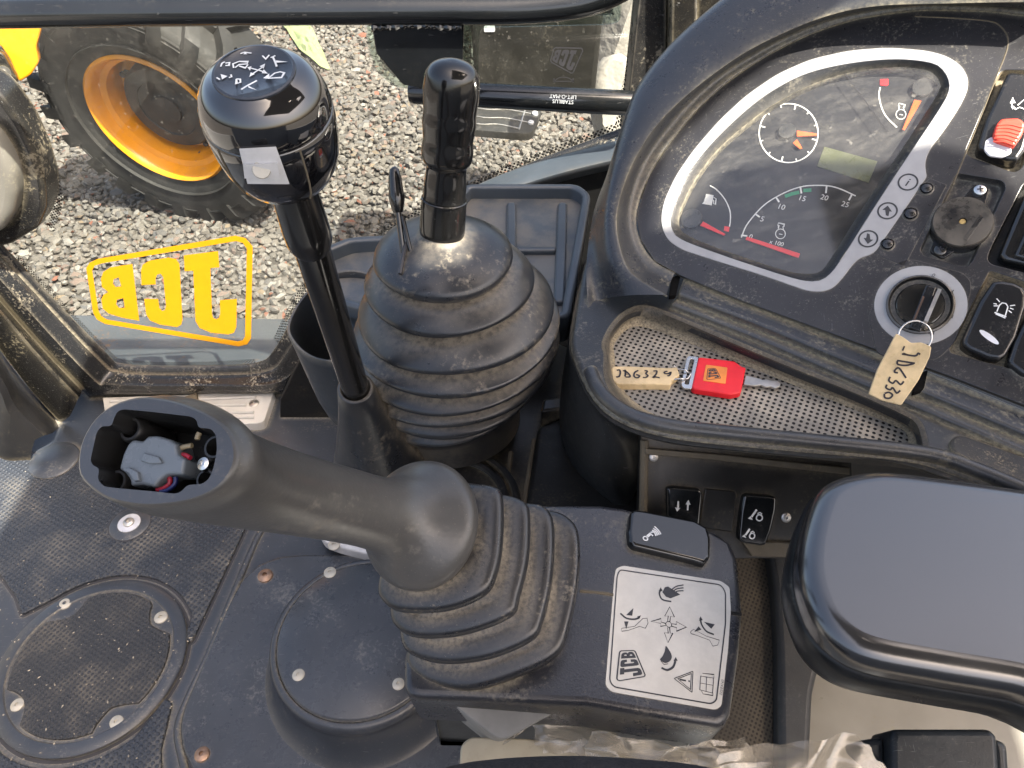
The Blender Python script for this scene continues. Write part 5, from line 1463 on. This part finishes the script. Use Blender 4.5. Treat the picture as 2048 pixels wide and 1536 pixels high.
# red slider rocker
rw = dp.up(-.004)
rk = rocker(DA, rw, Z3([(1940, 412), (1965, 405), (2100, 420), (2075, 650), (2030, 800), (1995, 850), (1940, 850), (1800, 795), (1795, 770), (1835, 640)]), M['rocker_worn'], .010, .003)
rt = rw.up(.0101)
mb = MB(); mb.plate(rt, roundp(rt.pxs(Z3([(1880, 700), (1845, 720), (1838, 770), (1865, 800), (1930, 808), (1975, 790), (1980, 760), (1900, 730)])), .002), (), -.001, .0006, .0003); obj('white_lens', mb, M['white_spot'], rk)
mb = MB(); mb.plate(rt, roundp(rt.pxs(Z3([(1920, 622), (2010, 618), (2045, 645), (2030, 700), (1985, 765), (1890, 735), (1878, 705), (1895, 650)])), .002), (), -.001, .0045, .002, 4); rs_ = obj('red_slider', mb, M['red_slide'], rk)
for k in range(6):
    f = k / 5
    a = (1908 - 22 * f, 640 + 85 * f); b = (2036 - 40 * f, 655 + 92 * f)
    mb = MB(); mb.tube([rt.w(p, .0045) for p in spline(rt.pxs(Z3([a, ((a[0] + b[0]) / 2, (a[1] + b[1]) / 2 - 8), b]), .0045), 4)], .0006, 6); obj('grip_rib', mb, M['red_slide'], rs_)
mb = MB(); mb.ribbon(rt, rt.pxs(Z3([(1985, 500), (1980, 540), (2000, 560), (2020, 550), (2060, 565)])), 2 * K_, .0003); mb.poly(rt, rt.pxs(Z3([(1970, 530), (1985, 500), (2000, 528)])), .0003); mb.poly(rt, rt.pxs(Z3([(1975, 545), (1992, 545), (1985, 562)])), .0003); mb.ribbon(rt, rt.pxs(Z3([(2010, 540), (2045, 510), (2075, 545)])), 2 * K_, .0003); obj('symbol', mb, M['print_white'], rk, 0)
# beacon rockers
rk = rocker(DA, rw, ZK([(540, 808), (600, 800), (700, 815), (770, 850), (800, 900), (790, 1000), (720, 1230), (640, 1370), (590, 1402), (500, 1390), (360, 1330), (310, 1290), (312, 1240), (440, 960)]), M['rocker_worn'], .009, .003)
rt = rw.up(.0091); mb = MB()
def K2(pts, w=2.2, c=False): mb.ribbon(rt, rt.pxs(ZK(pts)), w * K_, .0003, c)
K2([(572, 1018), (662, 1052)], 2.6); K2([(580, 1030), (655, 1062)], 2); K2([(590, 1012), (608, 965), (630, 945), (660, 950), (675, 975), (655, 1042)], 2.2)
for a, b in (((588, 912), (612, 938)), ((565, 968), (598, 968)), ((690, 968), (730, 962)), ((690, 985), (718, 995)), ((680, 1003), (704, 1022)), ((563, 950), (590, 955))): K2([a, b], 2)
obj('symbol', mb, M['print_white'], rk, 0)
mb = MB(); c = rt.px(ZK([(530, 1208)])[0]); mb.poly(rt, circ(c, 20.5 * K_, 24, 5.5 * K_, rot=-.32), .0004); obj('indicator', mb, M['white_spot'], rk, 0)
rocker(DA, rw, ZK([(830, 1000), (1100, 1060), (1100, 1600), (760, 1520), (660, 1440), (655, 1410), (700, 1270)]), M['rocker_worn'], .009, .003)
rocker(DA, rw, ZK([(640, 640), (600, 600), (610, 560), (800, 110), (1000, 30), (1000, 720)]), M['rocker'], .006, .003)
mb = MB(); mb.plate(rw, roundp(rw.pxs(ZK([(720, 590), (800, 410), (1000, 380), (1000, 660)]), .007), .002), (), .002, .0085, .002); obj('rocker_switch', mb, M['rocker'], DA)
# thin overlay edges of the panel
mb = MB(); mb.tube([dp.w(p, .0) for p in spline(dp.pxs([(1830, 33), (1900, 36), (1975, 42), (2000, 52), (2015, 75), (2012, 105), (1990, 160), (1965, 225), (1930, 310), (1905, 370)]), 4)], .0005, 6); obj('overlay_edge', mb, M['dusty_lip'], DA)
mb = MB(); mb.plate(dp, roundp(dp.pxs(ZF([(660, 260), (1060, 370), (1120, 430), (1118, 520), (1000, 900), (860, 1040), (400, 1000), (330, 700), (520, 300)])), .006), (), -.0005, .0004, .0003, 1); obj('switch_plate', mb, M['panel'], DA)
# ignition
ic = dp.px(ZF([(728, 615)])[0]); ri = 302 * .2605 * K_ * 1.04
mb = MB(); mb.plate(dp, circ(ic, ri, 64), [circ(ic, ri * .74, 48)], -.001, .0009, .0002, 1); ig = obj('ignition_switch', mb, M['silver'], DA)
mb = MB(); mb.lathe(dp, ic, [(ri * .75, .0), (ri * .74, .003), (ri * .70, .0035), (ri * .66, .002), (ri * .62, -.002), (ri * .56, -.002), (ri * .54, .001), (ri * .50, .002), (.0001, .002)], 48); obj('barrel', mb, M['rocker'], ig)
dk_ = dp.up(.002); mb = MB()
mb.plate(dk_, roundp(dk_.pxs(ZF([(770, 470), (850, 490), (730, 830), (640, 800)])), .001), (), -.001, .004, .001); obj('slot_block', mb, M['rocker_worn'], ig)
mb = MB(); dk2 = dk_.up(.0041); mb.poly(dk2, dk2.pxs(ZF([(752, 545), (765, 552), (692, 735), (678, 728)])), .0001); obj('key_slot', mb, M['brown_slot'], ig, 0)
di = dp.up(.0010); mb = MB()
textmb(di, '0', ZF([(832, 388)])[0], ZF([(932, 410)])[0], 9, .0002, mb=mb, tilt=.2)
for pts in ([(988, 498), (970, 528)], [(968, 682), (958, 712)], [(984, 688), (974, 718)], [(806, 815), (798, 838)], [(820, 818), (812, 845)], [(836, 822), (826, 848)]): mb.ribbon(di, di.pxs(ZF(pts)), 1.8 * K_, .0002)
obj('position_marks', mb, M['print_dark'], ig, 0)

# --- hood round the panel
NCOL = 90
E_ = resample(spline(dp.pxs([(2130, 32), (2048, 32), (1972, 24), (1836, 22), (1719, 38), (1625, 67), (1523, 118), (1426, 188), (1348, 274), (1297, 353), (1272, 430), (1280, 482), (1308, 524), (1350, 548)]), 6), NCOL)
kf_ = dp.up(.030)
Kc = resample(spline(kf_.pxs([(2130, 0), (2048, -2), (1900, 0), (1750, 6), (1640, 30), (1523, 80), (1445, 128), (1367, 190), (1309, 250), (1270, 312), (1245, 372), (1232, 432), (1238, 490), (1262, 545), (1330, 590)]), 6), NCOL)
gf2 = dp.up(.006)
G_ = resample(spline(gf2.pxs([(2130, 18), (2048, 18), (1972, 12), (1836, 10), (1719, 24), (1620, 52), (1515, 102), (1415, 170), (1335, 255), (1282, 335), (1255, 425), (1264, 490), (1292, 535), (1340, 566)]), 6), NCOL)
of_ = dp.up(.018)
O_ = resample(spline(of_.pxs([(2130, -90), (2048, -90), (1900, -86), (1750, -80), (1600, -62), (1500, -40), (1440, 0), (1345, 84), (1275, 172), (1240, 262), (1216, 345), (1196, 430), (1190, 520), (1200, 600)]), 6), NCOL)
WZ = .70
W1 = resample(spline([zpt(p, WZ) for p in [(2130, 140), (2050, 120), (1950, 110), (1800, 110), (1640, 140), (1500, 200), (1400, 260), (1300, 330), (1225, 400), (1195, 440), (1178, 490), (1165, 540), (1150, 600), (1140, 660)]], 6), NCOL)
rows = []
rows.append([dp.w(p, -.002) for p in E_]); rows.append([dp.w(p, .0015) for p in E_])
rows.append([gf2.w(p) for p in G_])
rows.append([kf_.w(p, -.004) for p in Kc])
rows.append([kf_.w(p) for p in Kc])
mid = [kf_.w(Kc[i]).lerp(of_.w(O_[i]), .5) + DN * .006 for i in range(NCOL)]
rows.append(mid)
rows.append([of_.w(p) for p in O_])
rows.append([of_.w(O_[i]).lerp(W1[i], .25) + Vector((-.004, 0, 0)) for i in range(NCOL)])
colsd = [spline([r[i] for r in rows], 4) for i in range(NCOL)]
hk = []
for i_, c_ in enumerate(colsd):
    for q_ in range(len(c_)):
        hk.append(max(1.0 * math.exp(-((q_ - 14.0) / 1.7) ** 2), .6 * math.exp(-((q_ - 4.5) / 1.5) ** 2)) * (.75 + .25 * math.sin(i_ * .7)))
mb = MB(); mb.loft(colsd, False); obj('hood', mb, M['hood'], DA, 55, packed=hk)

# --- shelf with the key tray, its walls and outer side wall
QZ = .70
qf = Frame((.2, .45, QZ), (0, 0, 1))
tray_in = resample(spline(qf.pxs(Z4([(150, 520), (140, 470), (180, 390), (240, 330), (310, 308), (400, 330), (700, 455), (1000, 580), (1300, 700), (1500, 790), (1560, 830), (1585, 900), (1590, 965), (1540, 975), (1300, 945), (1000, 900), (700, 870), (450, 850), (330, 820), (240, 760), (180, 690), (150, 610)])), 4, True), 140, True)
shelf_out = qf.pxs([(1140, 690), (1165, 540), (1195, 440), (1240, 380), (1420, 440), (2300, 700), (2300, 1120), (2048, 1000), (1900, 942), (1850, 924), (1640, 902), (1440, 884), (1340, 871), (1266, 851), (1212, 822), (1178, 782), (1160, 745)])
mb = MB(); mb.plate(qf, roundp(shelf_out, .01), [tray_in], -.009, 0, .004); obj('shelf', mb, M['dash'], DA, 45)
tfz = -.018
tray_fl = resample(spline(qf.pxs(Z4([(165, 530), (160, 480), (200, 420), (260, 385), (330, 390), (420, 420), (700, 530), (1000, 650), (1300, 770), (1480, 845), (1530, 880), (1540, 930), (1535, 960), (1500, 965), (1300, 935), (1000, 890), (700, 855), (460, 835), (350, 805), (260, 745), (200, 680), (170, 600)]), tfz), 4, True), 140, True)
ti = ccw(tray_in); tfl = align(ti, ccw(tray_fl))
mb = MB(); mb.loft([[qf.w(p, .0) for p in inset(ti, -.003)], [qf.w(p, -.0015) for p in ti], [qf.w(ti[i].lerp(tfl[i], .5), -.010) for i in range(140)], [qf.w(p, tfz + .002) for p in tfl], [qf.w(p, tfz) for p in inset(tfl, .003)]]); obj('tray_wall', mb, M['tray_wall'], DA, 60, packed=[k for k in (.3, .15, .35, .95, 1) for _ in range(140)])
mb = MB(); mb.poly(qf, inset(tfl, .002), tfz); obj('tray_floor', mb, M['tray_dots'], DA, 0)
# raised rounded lip along the front of the tray
lip = [(1180, 745), (1192, 774), (1218, 806), (1266, 836), (1338, 856), (1440, 868), (1640, 888), (1850, 912), (1960, 948), (2080, 998), (2300, 1080)]
lp_ = spline([qf.w(qf.px(p), .002) for p in lip], 8)
mb = MB(); mb.tube(lp_, .0056, 16); obj('tray_lip', mb, M['hood'], DA, 60)
# ledges below the panel: two stepped flat bands
La = [(1370, 548), (1500, 600), (1700, 678), (1900, 756), (2100, 838), (2300, 915)]
Lb = [(1356, 586), (1500, 640), (1700, 722), (1900, 803), (2100, 886), (2300, 968)]
Lc = [(1340, 606), (1500, 668), (1700, 754), (1900, 840), (2100, 925), (2300, 1012)]
for A_l, B_l, hh in ((La, Lb, .0125), (Lb, Lc, .0055)):
    F_ = Frame((0, 0, QZ + hh), (0, 0, 1))
    mb = MB(); mb.plate(F_, roundp(F_.pxs(A_l) + F_.pxs(B_l)[::-1], .003, 3), (), -hh - .002, 0, .0028, 4); obj('ledge', mb, M['hood'], DA, 45)
mb = MB(); F_ = Frame((0, 0, QZ + .0130), (0, 0, 1)); mb.plate(F_, roundp(F_.pxs([(1343, 555), (1362, 548), (1352, 590), (1338, 592)]), .002), (), -.004, 0, 0); obj('slot', mb, M['void'], DA)
mb = MB(); mb.plate(F_, roundp(F_.pxs([(1834, 748), (1856, 740), (1848, 778), (1826, 785)]), .002), (), -.004, 0, 0); obj('slot', mb, M['void'], DA)
mb = MB(); F2_ = Frame((0, 0, QZ + .001), (0, 0, 1)); mb.plate(F2_, roundp(F2_.pxs([(1895, 885), (1915, 872), (2080, 930), (2300, 1010), (2300, 1080), (2080, 985), (1960, 940), (1905, 910)]), .006), (), -.001, .003, .002); obj('finger_recess', mb, M['tray_wall'], DA)
# outer wall down the left side and under the shelf
wall_top = [(2130, 140), (1800, 130), (1400, 250), (1240, 380), (1195, 440), (1165, 540), (1150, 600), (1140, 690), (1160, 745), (1178, 782), (1212, 822), (1266, 851), (1340, 871), (1440, 884), (1640, 902), (1850, 924), (2300, 1108)]
A_ = resample(spline(qf.pxs(wall_top), 5), 120)
rows = [[qf.w(p, -.003) for p in A_]]
rows.append([qf.w(p, -.008) for p in A_])
def wl_(z, pts): F_ = Frame((0, 0, z), (0, 0, 1)); return [F_.w(p) for p in resample(spline(F_.pxs(pts), 5), 120)]
rows.append(wl_(.62, [(2130, 240), (1800, 230), (1400, 350), (1230, 480), (1185, 540), (1155, 620), (1135, 690), (1125, 770), (1135, 835), (1160, 885), (1200, 925), (1258, 940), (1296, 880), (1440, 892), (1640, 910), (1850, 932), (2300, 1115)]))
rows.append(wl_(.54, [(2130, 340), (1800, 330), (1400, 450), (1230, 580), (1175, 640), (1145, 720), (1125, 790), (1120, 870), (1135, 930), (1165, 975), (1215, 1015), (1266, 1035), (1300, 960), (1440, 965), (1640, 980), (1850, 1000), (2300, 1180)]))
rows.append(wl_(.40, [(2130, 490), (1800, 480), (1400, 600), (1230, 730), (1175, 790), (1140, 870), (1125, 940), (1125, 1010), (1150, 1070), (1190, 1110), (1240, 1150), (1280, 1160), (1310, 1060), (1440, 1065), (1640, 1080), (1850, 1100), (2300, 1280)]))
colsd = [spline([r[i] for r in rows], 3) for i in range(120)]
mb = MB(); mb.loft(colsd, False); obj('side_wall', mb, plastic('side_wall_plastic', (.022, .024, .026), .42, .32, dscale=10, up=.1, gb=.15, scratch=.35), DA, 55)
# switch panel under the lip
spf = Frame(dep((1430, 1000), .575), (.03, -.74, .67))
mb = MB(); mb.plate(spf, spf.pxs([(1282, 868), (1700, 895), (1720, 1115), (1276, 1120)]), (), -.01, 0, .001); SP = obj('switch_panel', mb, M['switch_panel'], DA)
mb = MB(); mb.tube([spf.w(p, .0015) for p in spf.pxs([(1284, 1110), (1288, 880)])], .0032, 8); obj('dusty_edge', mb, M['dusty_lip'], SP)
mb = MB(); mb.plate(spf, spf.pxs([(1290, 897), (1440, 909), (1700, 936), (1700, 950), (1440, 922), (1292, 909)], .006), (), 0, .006, .001); obj('dusty_edge', mb, M['dusty_lip'], SP)
screw(SP, spf, (1307, 914), .0005, 9.5, M['metal_dull'], .4)
S2 = spf.scale((1430, 1040))
r1 = rocker(DA, spf, Z4([(412, 1125), (440, 1118), (560, 1130), (572, 1150), (560, 1300), (415, 1300)]), M['rocker'], .006, .002)
st2 = spf.up(.0061); mb = MB()
mb.ribbon(st2, st2.pxs(ZB([(788, 130), (786, 172)])), 3.4 * S2); mb.poly(st2, st2.pxs(ZB([(768, 168), (800, 172), (780, 194)]))); mb.ribbon(st2, st2.pxs(ZB([(845, 186), (848, 145)])), 3.4 * S2); mb.poly(st2, st2.pxs(ZB([(832, 150), (864, 152), (850, 122)])))
obj('symbol', mb, M['print_white'], r1, 0)
b_ = rocker(DA, spf, Z4([(590, 1132), (730, 1145), (735, 1160), (715, 1330), (560, 1310)]), M['switch_panel'], .002, .001, name='blanking_plate')
r2 = rocker(DA, spf, ZB([(1175, 90), (1200, 78), (1340, 88), (1375, 100), (1372, 180), (1345, 300), (1310, 388), (1280, 395), (1180, 380), (1145, 360), (1142, 320), (1158, 180)]), M['rocker'], .006, .002)
mb = MB()
for dx, dy, s_ in ((0, 0, 1.0), (-36, 118, .88)):
    q = lambda x, y: (1215 + dx + (x - 1215) * s_, 180 + dy + (y - 180) * s_)
    mb.ribbon(st2, st2.pxs(ZB([q(1270, 182), q(1238, 226)])), 4 * S2); mb.poly(st2, st2.pxs(ZB([q(1215, 236), q(1232, 222), q(1246, 246)])))
    mb.ribbon(st2, circ(st2.px(ZB([q(1286, 232)])[0]), 6 * S2 * s_, 16), 2.6 * S2, closed=True); mb.ribbon(st2, st2.pxs(ZB([q(1276, 218), q(1278, 204), q(1290, 200), q(1300, 206), q(1298, 218)])), 2 * S2)
obj('symbol', mb, M['print_white'], r2, 0)
mb = MB(); mb.plate(spf, spf.pxs([(1480, 1080), (1720, 1088), (1720, 1115), (1500, 1110)]), (), 0, .005, .001); obj('dusty_edge', mb, M['dusty_lip'], SP)
screw(SP, spf, (1572, 1035), .0005, 10, M['metal_dull'], .4)

# ------------------------------------------------------------------ trim behind the pod, seat side, seat
tr = thing('side_trim', (.18, .3, .2), 'perforated brown and dark streaked side trim between pod and armrest', 'trim')
tfm = Frame((.2, .26, .46), (.0, -.35, 1))
mb = MB(); mb.plate(tfm, tfm.pxs([(1440, 1090), (1540, 1120), (1550, 1300), (1548, 1600), (1420, 1600)]), (), -.05, 0, .003); obj('perforated_panel', mb, M['carpet'], tr)
mb = MB(); mb.plate(tfm, roundp(tfm.pxs([(1528, 1110), (1700, 1110), (1640, 1290), (1616, 1390), (1605, 1600), (1548, 1600), (1546, 1300), (1538, 1180)]), .004), (), -.05, .014, .006); obj('dark_panel', mb, M['wall_dark'], tr)
sh = thing('seat_side_plate', (.4, .2, .3), 'bare sheet metal cover lying below the armrest at lower right', 'cover')
shf = Frame((.3, .2, .40), (-.05, -.1, 1))
mb = MB(); mb.plate(shf, shf.pxs([(1608, 1230), (2500, 1230), (2500, 1750), (1600, 1750)]), (), -.03, -.006, .002); obj('sheet', mb, M['floor_metal'], sh)
ad = thing('seat_adjuster', dep((1880, 1510), .48), 'black moulded seat adjuster block at the bottom right corner', 'adjuster')
adf = Frame(dep((1880, 1500), .475), (0, -.25, 1))
for nm, pts, h in (('block', [(1772, 1462), (1962, 1462), (1976, 1476), (1985, 1640), (1765, 1640), (1766, 1475)], .012), ('tab', [(1714, 1482), (1764, 1474), (1766, 1545), (1716, 1500)], .004), ('end', [(1978, 1474), (2010, 1488), (2022, 1640), (1988, 1640)], .004)):
    mb = MB(); mb.plate(adf, roundp(adf.pxs(pts), .004), (), -.02, h, .004); obj(nm, mb, plastic('speckled_black', (.02, .024, .028), .4, .3, dscale=60, up=0, gb=.1, scratch=.3), ad)
se = thing('seat_cushion', (.0, .06, .5), 'edge of a dark ribbed cloth seat cushion at the bottom', 'seat')
ef = Frame(dep((1150, 1540), .36), (0, -.3, 1))
P_ = spline([ef.w(p) for p in ef.pxs([(820, 1600), (900, 1552), (1000, 1534), (1150, 1528), (1300, 1536), (1420, 1552), (1560, 1600)])], 8)
mb = MB(); mb.tube([p + Vector((0, -.012, -.016)) for p in P_], .020, 24); obj('piping_edge', mb, M['cloth'], se, 60)
pc = thing('cushion_bracket', dep((1000, 1500), .46), 'cream painted metal bracket below the joystick housing', 'bracket')
cf2 = Frame(dep((1000, 1490), .46), (.1, -.3, 1))
mb = MB(); mb.plate(cf2, roundp(cf2.pxs([(922, 1490), (940, 1474), (1060, 1478), (1200, 1500), (1400, 1540), (1400, 1600), (915, 1600)]), .004), (), -.004, 0, .001); obj('flange', mb, M['cardboard'], pc)
mb = MB(); mb.plate(cf2.up(.03), roundp(cf2.up(.03).pxs([(905, 1408), (1140, 1408), (1010, 1480), (985, 1472)]), .004), (), -.06, 0, .001); obj('web', mb, plain('grey_bracket', (.25, .24, .22), .5), pc)
# crumpled film
fm = thing('plastic_film', dep((1250, 1510), .46), 'crumpled clear dusty plastic film hanging under the joystick housing', 'film')
def sheet(px, d, seed, amp, n=44):
    """one crumpled piece of film: a few long sharp folds with soft sag between"""
    F_ = Frame(dep((sum(p[0] for p in px) / 4, sum(p[1] for p in px) / 4), d), (.1, -.45, .88))
    q = F_.pxs(px); vs = []; fs = []; rr_ = random.Random(seed * 13)
    folds = [(rr_.uniform(0, 3.14), rr_.uniform(20, 46), rr_.uniform(0, 6), rr_.uniform(.5, 1)) for _ in range(4)]
    for i in range(n):
        for j in range(n):
            u, v = i / (n - 1), j / (n - 1)
            p = (q[0] * (1 - u) + q[1] * u) * (1 - v) + (q[3] * (1 - u) + q[2] * u) * v
            hh = 0
            for a, fq, ph, w in folds:
                x = (p.x * math.cos(a) + p.y * math.sin(a)) * fq + ph + 1.2 * noise.noise(Vector((p.x * 18, p.y * 18, seed)))
                hh += w * (1 - 2 * abs((x / 1.6) % 1 - .5)) ** 1.5
            e = .003 * noise.noise(Vector((u * 5 + seed, v * 5, 2)))
            vs.append(F_.w(p + Vector((e, e)), amp * hh * .55))
    for i in range(n - 1):
        for j in range(n - 1):
            a = i * n + j; fs.append((a, a + n, a + n + 1, a + 1))
    mb = MB(); mb.add(vs, fs); return obj('sheet', mb, M['film'], fm, 35)
sheet([(1040, 1405), (1205, 1425), (1270, 1530), (1085, 1512)], .47, 1, .008)
sheet([(995, 1465), (1065, 1415), (1120, 1408), (1010, 1485)], .465, 2, .006)
sheet([(1180, 1460), (1420, 1500), (1520, 1560), (1150, 1560)], .46, 3, .009)
sheet([(1430, 1500), (1700, 1465), (1790, 1560), (1400, 1570)], .44, 4, .010)
sheet([(1250, 1500), (1480, 1470), (1520, 1550), (1240, 1540)], .455, 5, .009)
# ------------------------------------------------------------------ key lying in the tray
kq = Frame((.2, .45, QZ + tfz), (0, 0, 1))
ky = thing('spare_key', kq.w(kq.px((1430, 770))), 'red headed key with orange emblem and taped tag lying in the perforated tray', 'key')
kh = kq.up(.004)
mb = MB(); mb.plate(kh, roundp(kh.pxs(ZH([(1010, 172), (1380, 215), (1450, 270), (1495, 282), (1445, 535), (1340, 558), (965, 500), (942, 478)]), .0022), .002, 4), (), -.003, .0022, .0010); hd = obj('head', mb, M['red'], ky)
k2 = kh.up(.0023)
mb = MB(); mb.plate(k2, roundp(k2.pxs(ZH([(1085, 255), (1305, 285), (1285, 450), (1055, 418)])), .001), (), -.0005, .0003, 0); obj('inlay', mb, M['orange_tag'], hd, 0)
obj('emblem', logo_at(k2.up(.0003), ZH([(1240, 395)])[0], ZH([(1215, 280)])[0], ZH([(1092, 412)])[0], .0002), M['print_dark'], hd, 0)
mb = MB(); k3 = kh.up(-.0005); hole = roundp(k3.pxs(ZH([(925, 200), (965, 205), (905, 465), (865, 460)])), .0012)
mb.plate(k3, roundp(k3.pxs(ZH([(900, 170), (1010, 180), (945, 510), (850, 500), (830, 460), (885, 195)])), .002), [hole], -.0009, .0009, .0003); obj('loop', mb, M['metal'], ky)
mb = MB(); mb.plate(k3, roundp(k3.pxs(ZH([(1490, 372), (1620, 400), (1660, 415), (1700, 408), (1760, 425), (1810, 420), (1848, 455), (1840, 480), (1790, 500), (1750, 480), (1700, 488), (1650, 465), (1580, 475), (1470, 462)])), .0006, 2), (), -.0009, .0009, .0003); obj('blade', mb, M['metal_dull'], ky)
mb = MB(); mb.tube(spline([k3.w(k3.px(p), .001 + .002 * (i % 2)) for i, p in enumerate(ZH([(740, 415), (820, 425), (890, 405), (920, 375), (905, 345), (860, 335), (800, 310), (750, 290)]))], 5), .0006, 8); obj('ring', mb, M['metal'], ky, 60)
tg = kq.up(.002)
mb = MB(); mb.plate(tg, roundp(tg.pxs(ZH([(115, 300), (130, 268), (300, 268), (720, 285), (790, 275), (815, 360), (740, 410), (725, 458), (560, 452), (180, 452), (130, 410)]), .004), .0012, 3), (), -.002, .0042, .001, 3); t1 = obj('tag', mb, M['tag_tape'], ky, 45)
tt = tg.up(.0043); S_ = tt.scale((1290, 750)); mb = MB()
def H(pts, w=3.6, k=4): mb.ribbon(tt, spline(tt.pxs(ZH(pts)), k), w * S_, .0002)
H([(172, 312), (200, 308), (208, 340), (195, 375), (165, 380)]); H([(255, 375), (262, 340), (258, 305)]); H([(235, 315), (270, 325), (300, 355), (305, 378), (260, 380)]); H([(255, 350), (290, 352)], 2)
H([(392, 312), (355, 335), (350, 375), (385, 388), (405, 368), (370, 355)]); H([(455, 315), (485, 320), (470, 345), (490, 365), (470, 385), (440, 385)]); H([(545, 320), (580, 318), (575, 350), (545, 385), (570, 380), (612, 388)])
H([(690, 320), (660, 330), (665, 345), (700, 345), (725, 330), (715, 360), (690, 370)])
obj('handwriting', mb, M['ink'], t1, 0)

# ------------------------------------------------------------------ key in the ignition with its tag
ik = thing('ignition_key', dp.w(ic, .004), 'metal key standing in the ignition with hanging yellowed tag', 'key')
base_c = dp.px(ZF([(790, 680)])[0], .004)
ka = dp.px(ZF([(848, 560)])[0], .002); kb = dp.px(ZF([(745, 800)])[0], .002)
kd = (kb - ka).normalized(); km = Vector((-kd.y, kd.x)) * .0013
up_ = .022
mb = MB()
q = [ka - km, kb - km, kb + km, ka + km]
mb.loft([[dp.w(p, .002) for p in q], [dp.w(p + Vector((0, 0)), up_) for p in q]], True, True, True)
obj('bow', mb, M['metal_dull'], ik, 20)
rc = dp.w(dp.px(ZF([(690, 860)])[0], .016), .016)
rgF = Frame(rc, (-.1, -.75, .65), (1, -.4, 0)); mb = MB()
mb.tube([rgF.w(p) for p in circ((0, 0), .0118, 32)] + [rgF.w((.0118, 0))], .0007, 8, False); obj('ring', mb, M['metal'], ik, 60)
tgf = Frame(dep((1800, 745), .522), (-.30, -.60, .74), (1, 0, 0))
tp2 = roundp(tgf.pxs(ZF([(545, 832), (600, 860), (660, 905), (740, 900), (818, 935), (805, 1010), (720, 1190), (585, 1385), (440, 1350), (332, 1298), (400, 1110)])), .0012, 3)
mb = MB(); mb.plate(tgf, tp2, (), -.0016, .0004, .0006, bottom=True); t2 = obj('tag', mb, M['tag_tape'], ik, 45)
tt = tgf.up(.0005); S_ = tt.scale((1800, 745)); mb = MB()
def H2(pts, w=4.0, k=4): mb.ribbon(tt, spline(tt.pxs(ZF(pts)), k), w * S_, .0002)
H2([(610, 930), (595, 965)], 3.4); H2([(590, 990), (690, 1005), (715, 985), (730, 995)]); H2([(600, 985), (640, 1000)])
H2([(552, 1040), (690, 1062)]); H2([(555, 1045), (560, 1070), (620, 1078), (680, 1065)])
H2([(622, 1175), (570, 1100), (540, 1110), (535, 1130), (560, 1135)]); H2([(500, 1165), (490, 1195), (520, 1215), (545, 1195), (580, 1225), (605, 1200)])
H2([(475, 1225), (468, 1250), (500, 1265), (520, 1250), (550, 1290), (578, 1270)]); H2([(455, 1295), (460, 1325), (495, 1330), (518, 1305), (490, 1285), (458, 1293)])
obj('handwriting', mb, M['ink'], t2, 0)

# ------------------------------------------------------------------ unseen light blockers added: roof strip cut for sun patches, walls against horizon light
shellT = thing('light_block_shell', (0, 0, 0), 'unseen grey roof strip, low sides and rear added to block sun and sky light', 'cab')
RZ = 1.62
def shade(p, z=RZ): return p + SUN_DIR * ((z - p.z) / SUN_DIR.z)
rfm = Frame((0, 0, RZ), (0, 0, 1))
patch = [shade(dp.w(dp.px(p))) for p in [(1300, 490), (1420, 480), (1560, 335), (1720, 318), (1885, 322), (1960, 310), (2120, 470), (2300, 300), (2300, -60), (1800, -80), (1640, 60), (1450, 190), (1330, 300)]]  # opening shaped so that the sun patch falls on the cluster
gap = [shade(zpt(p, .765)) for p in [(850, 462), (950, 452), (1012, 500), (1000, 560), (900, 580), (826, 545)]]  # second made-up opening, lets sun onto the bellows top plate
roof_o = [(.02, -.60), (1.12, -.60), (1.12, .50), (.02, .50)]
mb = MB(); mb.plate(rfm, [Vector(p) for p in roof_o], [[Vector((p.x, p.y)) for p in patch], [Vector((p.x, p.y)) for p in gap]], 0, .05, 0, bottom=True); obj('sun_block_roof', mb, M['blocker_grey'], shellT)
def shell_wall(name, a, b, z0, z1, th):  # unseen walls added to cut light from the horizon
    a, b = Vector((*a, 0)), Vector((*b, 0)); d = (b - a).normalized(); n_ = Vector((-d.y, d.x, 0)) * th
    mb = MB(); q = [a, b, b + n_, a + n_]
    mb.loft([[p + Vector((0, 0, z0)) for p in q], [p + Vector((0, 0, z1)) for p in q]], True, True, True)
    return obj(name, mb, M['blocker_grey'], shellT, 0)
shell_wall('sky_block_side', (.82, -.8), (.82, 1.0), -.02, .72, .04)
shell_wall('sky_block_side', (-1.25, -.8), (-1.25, .9), -.02, .55, .04)
shell_wall('sky_block_rear', (-1.2, -.72), (.8, -.72), -.02, .95, .04)
